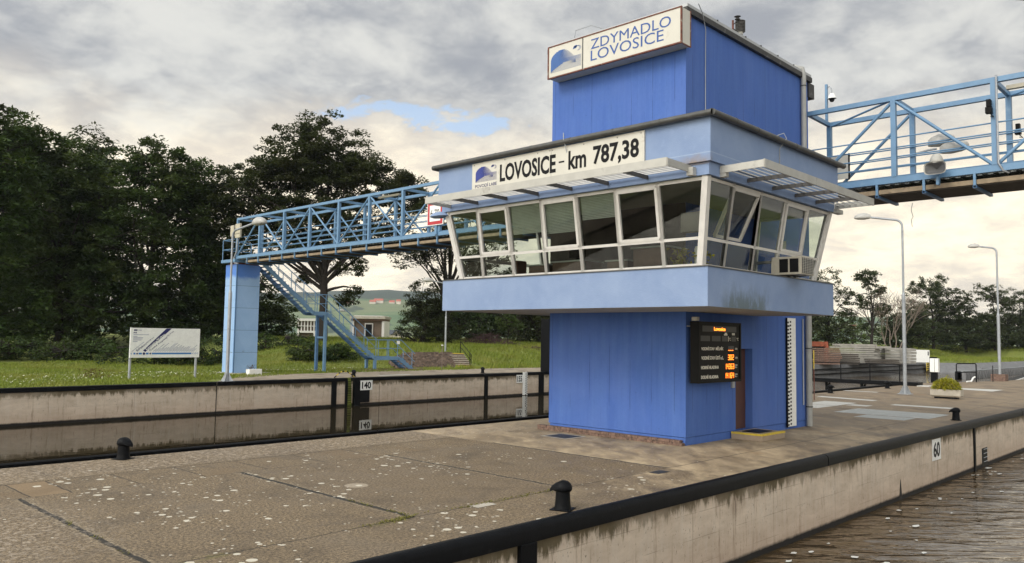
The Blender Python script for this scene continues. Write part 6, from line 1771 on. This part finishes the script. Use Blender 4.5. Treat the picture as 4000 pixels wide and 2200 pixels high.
# wood behind the tower, left part under the cabin
for i, (x, y, d_, w, h, lm_, lb) in enumerate((
        (1790, 1350, 96, 3.6, 5.2, leaf_dark, 'dark tree beside the thin lamp post at the left of the wood under the cabin'),
        (1870, 1350, 104, 4.2, 5.6, leaf_dark, 'second dark tree of the wood seen under the cabin'),
        (1945, 1348, 108, 4.4, 6.2, leaf_olive, 'third tree of the wood, behind the purple brush heap'),
        (2030, 1348, 102, 4.2, 5.8, leaf_dark, 'fourth tree of the wood, behind the pale green sapling'),
        (2105, 1348, 98, 4.0, 5.4, leaf_olive, 'rightmost tree of the wood before the blue wall'),
        (1700, 1345, 115, 4.5, 5.5, leaf_dark, 'dark tree deep behind the bushy tree'),
        (2190, 1348, 104, 5, 7, leaf_dark, 'dark tree hidden mostly by the tower base'))):
    b = at(x, y, d_); tree('woodland_tree', lb, (b.x, b.y, height(b.x, b.y) - .3), [(0, 0, h * .5, w, w, h * .52), (0, 0, h * .82, w * .7, w * .7, h * .3)], .22, lm_, 130, 52, .40, 'trees of the wood under the cabin', .95, limbs=6, hollow=.4)
b = at(1985, 1335, 86); tree('sapling', 'pale green young tree in front of the dark wood', (b.x, b.y, height(b.x, b.y) - .1), [(0, 0, 2.7, 1.3, 1.3, .5), (.2, 0, 2.1, 1.5, 1.5, .4), (0, 0, 3.1, .7, .7, .4)], .06, leaf_lite, 55, 34, .24, None, .42, limbs=8)
b = at(1905, 1345, 84); HZ = height(b.x, b.y)
bp = thing('brush_heap', 'purplish heap of dead brushwood in the grass before the wood', 'brush heap', (b.x, b.y, HZ))
mb = MB()
for k in range(420):
    a = random.uniform(0, 6.28); r_ = random.gauss(0, 1.3); s_ = Vector((b.x + r_ * rH.x + random.gauss(0, .6), b.y + r_ * rH.y + random.gauss(0, .6), HZ + random.uniform(0, max(.15, 1.2 - abs(r_) * .5))))
    e = s_ + Vector((random.gauss(0, .5), random.gauss(0, .5), random.uniform(-.1, .5)))
    mb.tube([s_, e], [.03, .008], 3, cap=False)
mb.build('twigs', twig_m, bp, kind='stuff')
b = at(2110, 1350, 80); HZ = height(b.x, b.y)
mb = MB()
for k in range(200):
    r_ = random.gauss(0, 1.8); s_ = Vector((b.x + r_ * rH.x, b.y + r_ * rH.y + random.gauss(0, .3), HZ + random.uniform(0, .35)))
    mb.tube([s_, s_ + Vector((random.gauss(0, .4), random.gauss(0, .4), random.uniform(-.1, .25)))], [.025, .006], 3, cap=False)
tag(mb.build('dead_branches', twig_m, None), 'thin line of dead branches lying in the grass right of the brush heap', 'brush heap')
# green bush near the stairs
for (x, y, d_, lb) in ((1185, 1395, 59, 'green bush left of the stair support legs'), (1300, 1392, 60, 'green bush right of the stair support legs')):
    b = at(x, y, d_); tree('bush', lb, (b.x, b.y, .25), [(0, 0, .8, 1.5, 1.3, .9), (.4, -.4, .6, 1.8, 1.4, .7)], .06, leaf_mid, 60, 60, .22, 'bushes by the staircase', .5, limbs=4, hollow=.3, cat='bush')
b = at(1080, 1400, 66); tree('bush', 'low dark shrub filling the edge of the wood behind the blue pier', (b.x, b.y, .2), [(0, 0, 1.2, 3.6, 1.6, 1.3)], .06, leaf_mid, 90, 55, .26, None, .6, limbs=4, hollow=.3, cat='bush')
for i, (x, d_, w) in enumerate(((60, 56, 3.5), (330, 57, 3.5), (600, 56, 3.5), (800, 57, 3))):
    b = at(x, 1400, d_); tree('bush', ['lowest shrub at the left photo edge under the grove', 'low shrub left of the information board under the grove', 'low shrub right behind the information board', 'low shrub left of the blue pier under the grove'][i], (b.x, b.y, 0), [(0, 0, .9, w, 1.6, 1.1)], .05, leaf_dark, 80, 55, .24, 'low shrubs under the left grove', .55, limbs=3, hollow=.3, cat='bush')
# right background trees
RG = 'trees on the far right bank'
def rt_tree(x, d_, lob, lb, lm_=leaf_far, n=200, per=46, r0=.28, ls=.46, limbs=16, cr=.85, z=.6, hollow=.35, fork=.3):
    b = at(x, 1385, d_); return tree('bank_tree', lb, (b.x, b.y, z), lob, r0, lm_, n, per, ls, RG, cr, limbs=limbs, hollow=hollow, fork=fork)
rH2 = rH
def L_(u, z, r_, h): return (rH.x * u, rH.y * u, z, r_, r_, h)
rt_tree(3235, 136, [L_(0, 12.4, 2.6, 2.4), L_(-3, 10.5, 2.6, 3), L_(2.6, 10, 2.0, 2.2), L_(1.0, 4.2, 4.6, 3.6), L_(-3, 4, 4, 4), L_(3.0, 6.8, 1.5, 1.2)], 'leafy tree at the right of the cabin band, nearest the tower', n=260)
rt_tree(3130, 136, [L_(0, 8, 4, 7)], 'dark tree just behind the tower right edge', n=150)
rt_tree(3408, 134, [L_(-.6, 12.8, 2.2, 1.3), L_(.6, 10.6, 1.8, 1.4), L_(-1.5, 8.6, 1.4, 1.2), L_(1.4, 7.4, 1.7, 1.2), L_(0, 4.6, 1.5, 1.0)], 'slender crooked tree with tiered foliage left of the bare tree', n=110, limbs=18, cr=.7)
rt_tree(3520, 138, [L_(0, 3.6, 4.0, 3.4), L_(2.5, 5, 3, 3)], 'bushy low tree at the foot of the bare tree', n=170)
rt_tree(3650, 150, [L_(-1, 10.4, 4.2, 3.6), L_(2.5, 9.8, 3.8, 3.4), L_(0, 5, 6, 4.5), L_(-3, 12.6, 1.8, 1.6), L_(1.6, 13.2, 2.0, 1.6), L_(-4, 7, 3, 3.5)], 'biggest rounded tree between the two lamp posts', n=330, per=52)
rt_tree(3775, 150, [L_(0, 7.6, 3.6, 3.8), L_(-2, 4, 4, 4), L_(2, 4, 4, 4)], 'round tree left of the right lamp post', n=230)
rt_tree(3890, 148, [L_(-1.0, 11.6, 3.0, 1.6), L_(1.6, 10.0, 2.6, 1.6), L_(0, 7.0, 2.4, 1.6), L_(1, 3.6, 4, 3.2), L_(-3, 3.6, 3, 3)], 'open-crowned tree behind the right lamp post', n=210, limbs=20)
rt_tree(3990, 150, [L_(0, 9.6, 3.2, 3), L_(0, 4.4, 5, 4)], 'tree cut by the right photo edge', n=220)
rt_tree(3940, 175, [L_(0, 5, 8, 5)], 'low pale tree in the distance at the far right', leaf_far, n=170)
rt_tree(3700, 172, [L_(0, 4.5, 10, 5)], 'shaded hedge of trees behind the biggest rounded tree', leaf_dark, n=230)
rt_tree(3330, 175, [L_(0, 3.6, 9, 3.6)], 'pale bushes far behind the slab stacks', leaf_lite, n=140, limbs=5)
rt_tree(3560, 165, [L_(0, 4.2, 6, 4.4)], 'dark thicket behind the bare tree', leaf_dark, n=170, limbs=6)
for i, x in enumerate((4120, 4230)): rt_tree(x, 150, [L_(0, 7, 5, 7)], ['tree just outside the right photo edge', 'next tree outside the right photo edge'][i], n=120)
# bare tree
b = at(3492, 1380, 134); bt = thing('bare_tree', 'leafless pale tree behind the nearer right lamp post', 'tree', (b.x, b.y, .5), RG)
mb = MB()
def grow(p, dv, L, r_, dep):
    e = p + dv * L; m_ = p.lerp(e, .5) + Vector((random.gauss(0, .04), random.gauss(0, .04), 0)) * L
    mb.tube([p, m_, e], [r_, r_ * .85, r_ * .62], 5, cap=False)
    if dep == 0: return
    for k in range(3 if dep > 2 else 2):
        a = random.uniform(-.75, .75)
        nd = (dv + rH * a * .9 + fH * random.gauss(0, .25) + Vector((0, 0, random.uniform(-.05, .2)))).normalized()
        grow(p + dv * L * random.uniform(.6, 1.0), nd, L * random.uniform(.62, .85), max(.022, r_ * .58), dep - 1)
for dv0 in ((.05, 1), (-.35, 1), (.35, .9), (-.1, 1)):
    grow(Vector((b.x, b.y, .5)) + rH * dv0[0] * 2, (rH * dv0[0] + Vector((0, 0, dv0[1]))).normalized(), 4.0, .12, 5)
mb.build('branches', bare_m, bt)

# ================================================================== GRASS AND FLOWERS
def grasspatch(name, n_, box, hh, mat, lb, cond=None, size=.2):
    x0, x1, y0, y1 = box
    xx = rng.uniform(x0, x1, n_); yy = rng.uniform(y0, y1, n_)
    if cond is not None:
        m_ = cond(xx, yy); xx, yy = xx[m_], yy[m_]
    zz_ = np.array([height(a, b_) for a, b_ in zip(xx, yy)])
    n2_ = len(xx); V = np.empty((n2_, 3, 3)); an = rng.uniform(0, 2 * np.pi, n2_); h_ = hh * rng.uniform(.4, 1.4, n2_)
    w_ = size * .5
    base = np.stack([xx, yy, zz_ - .01], 1); d_ = np.stack([np.cos(an), np.sin(an), np.zeros(n2_)], 1) * w_ * .3
    V[:, 0] = base - d_; V[:, 1] = base + d_; V[:, 2] = base + np.stack([rng.normal(0, hh * .4, n2_), rng.normal(0, hh * .4, n2_), h_], 1)
    me = bpy.data.meshes.new(name); me.vertices.add(3 * n2_); me.loops.add(3 * n2_); me.polygons.add(n2_)
    me.vertices.foreach_set('co', V.ravel()); me.loops.foreach_set('vertex_index', np.arange(3 * n2_, dtype=np.int32))
    me.polygons.foreach_set('loop_start', np.arange(0, 3 * n2_, 3, dtype=np.int32)); me.polygons.foreach_set('loop_total', np.full(n2_, 3, dtype=np.int32))
    me.update(calc_edges=True)
    a_ = me.attributes.new('rnd', 'FLOAT', 'POINT'); a_.data.foreach_set('value', np.repeat(rng.uniform(0, 1, n2_), 3).astype(np.float32))
    me.materials.append(mat); o = bpy.data.objects.new(name, me); setup(o, None, (0, 0, 0)); tag(o, lb, 'grass', kind='stuff'); return o
def notpath(x, y): return ~((x > 2.4) & (y < 32.6) & (y < 29.5 + np.clip(x - 4, 0, 9) * .5)) & ~((x > 6.4) & (x < 9.1) & (y > 34) & (y < 36.1))
def notrub(x, y): return notpath(x, y) & ~((x > 20) & (x < 30) & (y > 35.3) & (y < 39.6) & (y < 36.5 + (x-20)*1.0))
grasspatch('grass', 90000, (-14, 24, 27.95, 52), .14, grass_blade, 'short green lawn beyond the far lock wall', notrub, .16)
grasspatch('grass', 60000, (24, 62, 33, 70), .30, grass_blade, 'taller rough grass on the bank left of the tower', notrub, .26)
grasspatch('grass', 30000, (104, 175, 18, 45), .30, grass_blade, 'grass on the green bank at the far right', lambda x, y: y > 22.0, .4)
nf = 800
fx = np.concatenate([rng.normal(1.5, 4.5, nf), rng.normal(-6, 3, 400), rng.normal(13, 3, 300)]); fy = np.concatenate([rng.normal(34.5, 1.3, nf), rng.normal(31, 1.2, 400), rng.normal(35.8, 1.2, 300)])
mm = rng.uniform(0, 1, len(fx)) < .62; fx, fy = fx[mm], fy[mm]
C_ = np.stack([fx, fy, np.array([height(a, b_) for a, b_ in zip(fx, fy)]) + .13], 1); C_ = C_[C_[:, 1] > 28.3]
quads('clover_flowers', C_, .085, .9, flower_m, None, flat=.3, tagd=dict(label='scattered cream clover flowers in the lawn around the information board', cat='flowers', kind='stuff'))
C_ = np.stack([rng.normal(-1.3, .35, 260), rng.normal(33.2, .35, 260), rng.uniform(.05, .5, 260)], 1)
quads('dock_plant', C_, .10, .5, leaf_mat('leaf_rusty', (.08, .05, .02), (.15, .10, .03), (.12, .05, .02)), None, flat=.7, tagd=dict(label='rusty brown dock weed left of the information board post', cat='weeds', kind='stuff'))

# ================================================================== AIR
hz_m = bpy.data.materials.new('haze_air'); hz_m.use_nodes = True; nt = hz_m.node_tree; nt.nodes.clear(); g = G(nt)
o_ = g.n('ShaderNodeOutputMaterial'); v_ = g.n('ShaderNodeVolumePrincipled'); g.l(v_.outputs[0], o_.inputs['Volume'])
v_.inputs['Color'].default_value = (.80, .88, 1.0, 1); v_.inputs['Density'].default_value = .00011; v_.inputs['Anisotropy'].default_value = .2
hz_ = MB().box(-400, 3600, -1300, 3700, -8, 175).build('haze', hz_m, None); tag(hz_, 'thin evening haze lying over the valley', 'haze', kind='stuff')

# little weeds in the slab joints, foam flecks on the water by the wall
wx_ = np.concatenate([rng.uniform(-11, -6.2, 500), rng.normal(-9.15, .25, 350), rng.normal(-12.5, .03, 160), rng.normal(-9.12, .03, 120)])
wy_ = np.concatenate([rng.normal(-1.45, .035, 500), rng.normal(-1.43, .05, 350), rng.uniform(-1.3, 1.5, 160), rng.uniform(-1.4, 0, 120)])
keep_ = (np.sin(wx_ * 3.1) + np.sin(wy_ * 7 + wx_) > -.3)
C_ = np.stack([wx_, wy_, rng.uniform(.004, .022, len(wx_))], 1)[keep_]
quads('weeds', C_, .035, .4, leaf_mat('moss_leaf', (.10, .10, .02), (.24, .22, .05), (.20, .17, .05)), None, flat=.6, tagd=dict(label='yellow-green moss and tiny weeds growing in the joints of the quay slabs', cat='weeds', kind='stuff'))
foam_m = simple('foam', (.62, .62, .58), .6, .1, 8)
mb = MB()
for k in range(46):
    x = random.uniform(-4.5, 20); y = -2.9 - abs(random.gauss(0, 1.1)) - .05
    r_ = random.uniform(.02, .08) if random.random() < .8 else random.uniform(.08, .15)
    n_ = 9; mb.add([(x + r_ * (1.6 if True else 1) * random.uniform(.5, 1.2) * math.cos(6.283 * k2_ / n_), y + r_ * random.uniform(.4, 1.1) * math.sin(6.283 * k2_ / n_), ZW + .022) for k2_ in range(n_)], [tuple(range(n_))])
mb.build('foam_flecks', foam_m, None, label='small white foam flecks floating on the brown water along the near wall', cat='foam', kind='stuff')
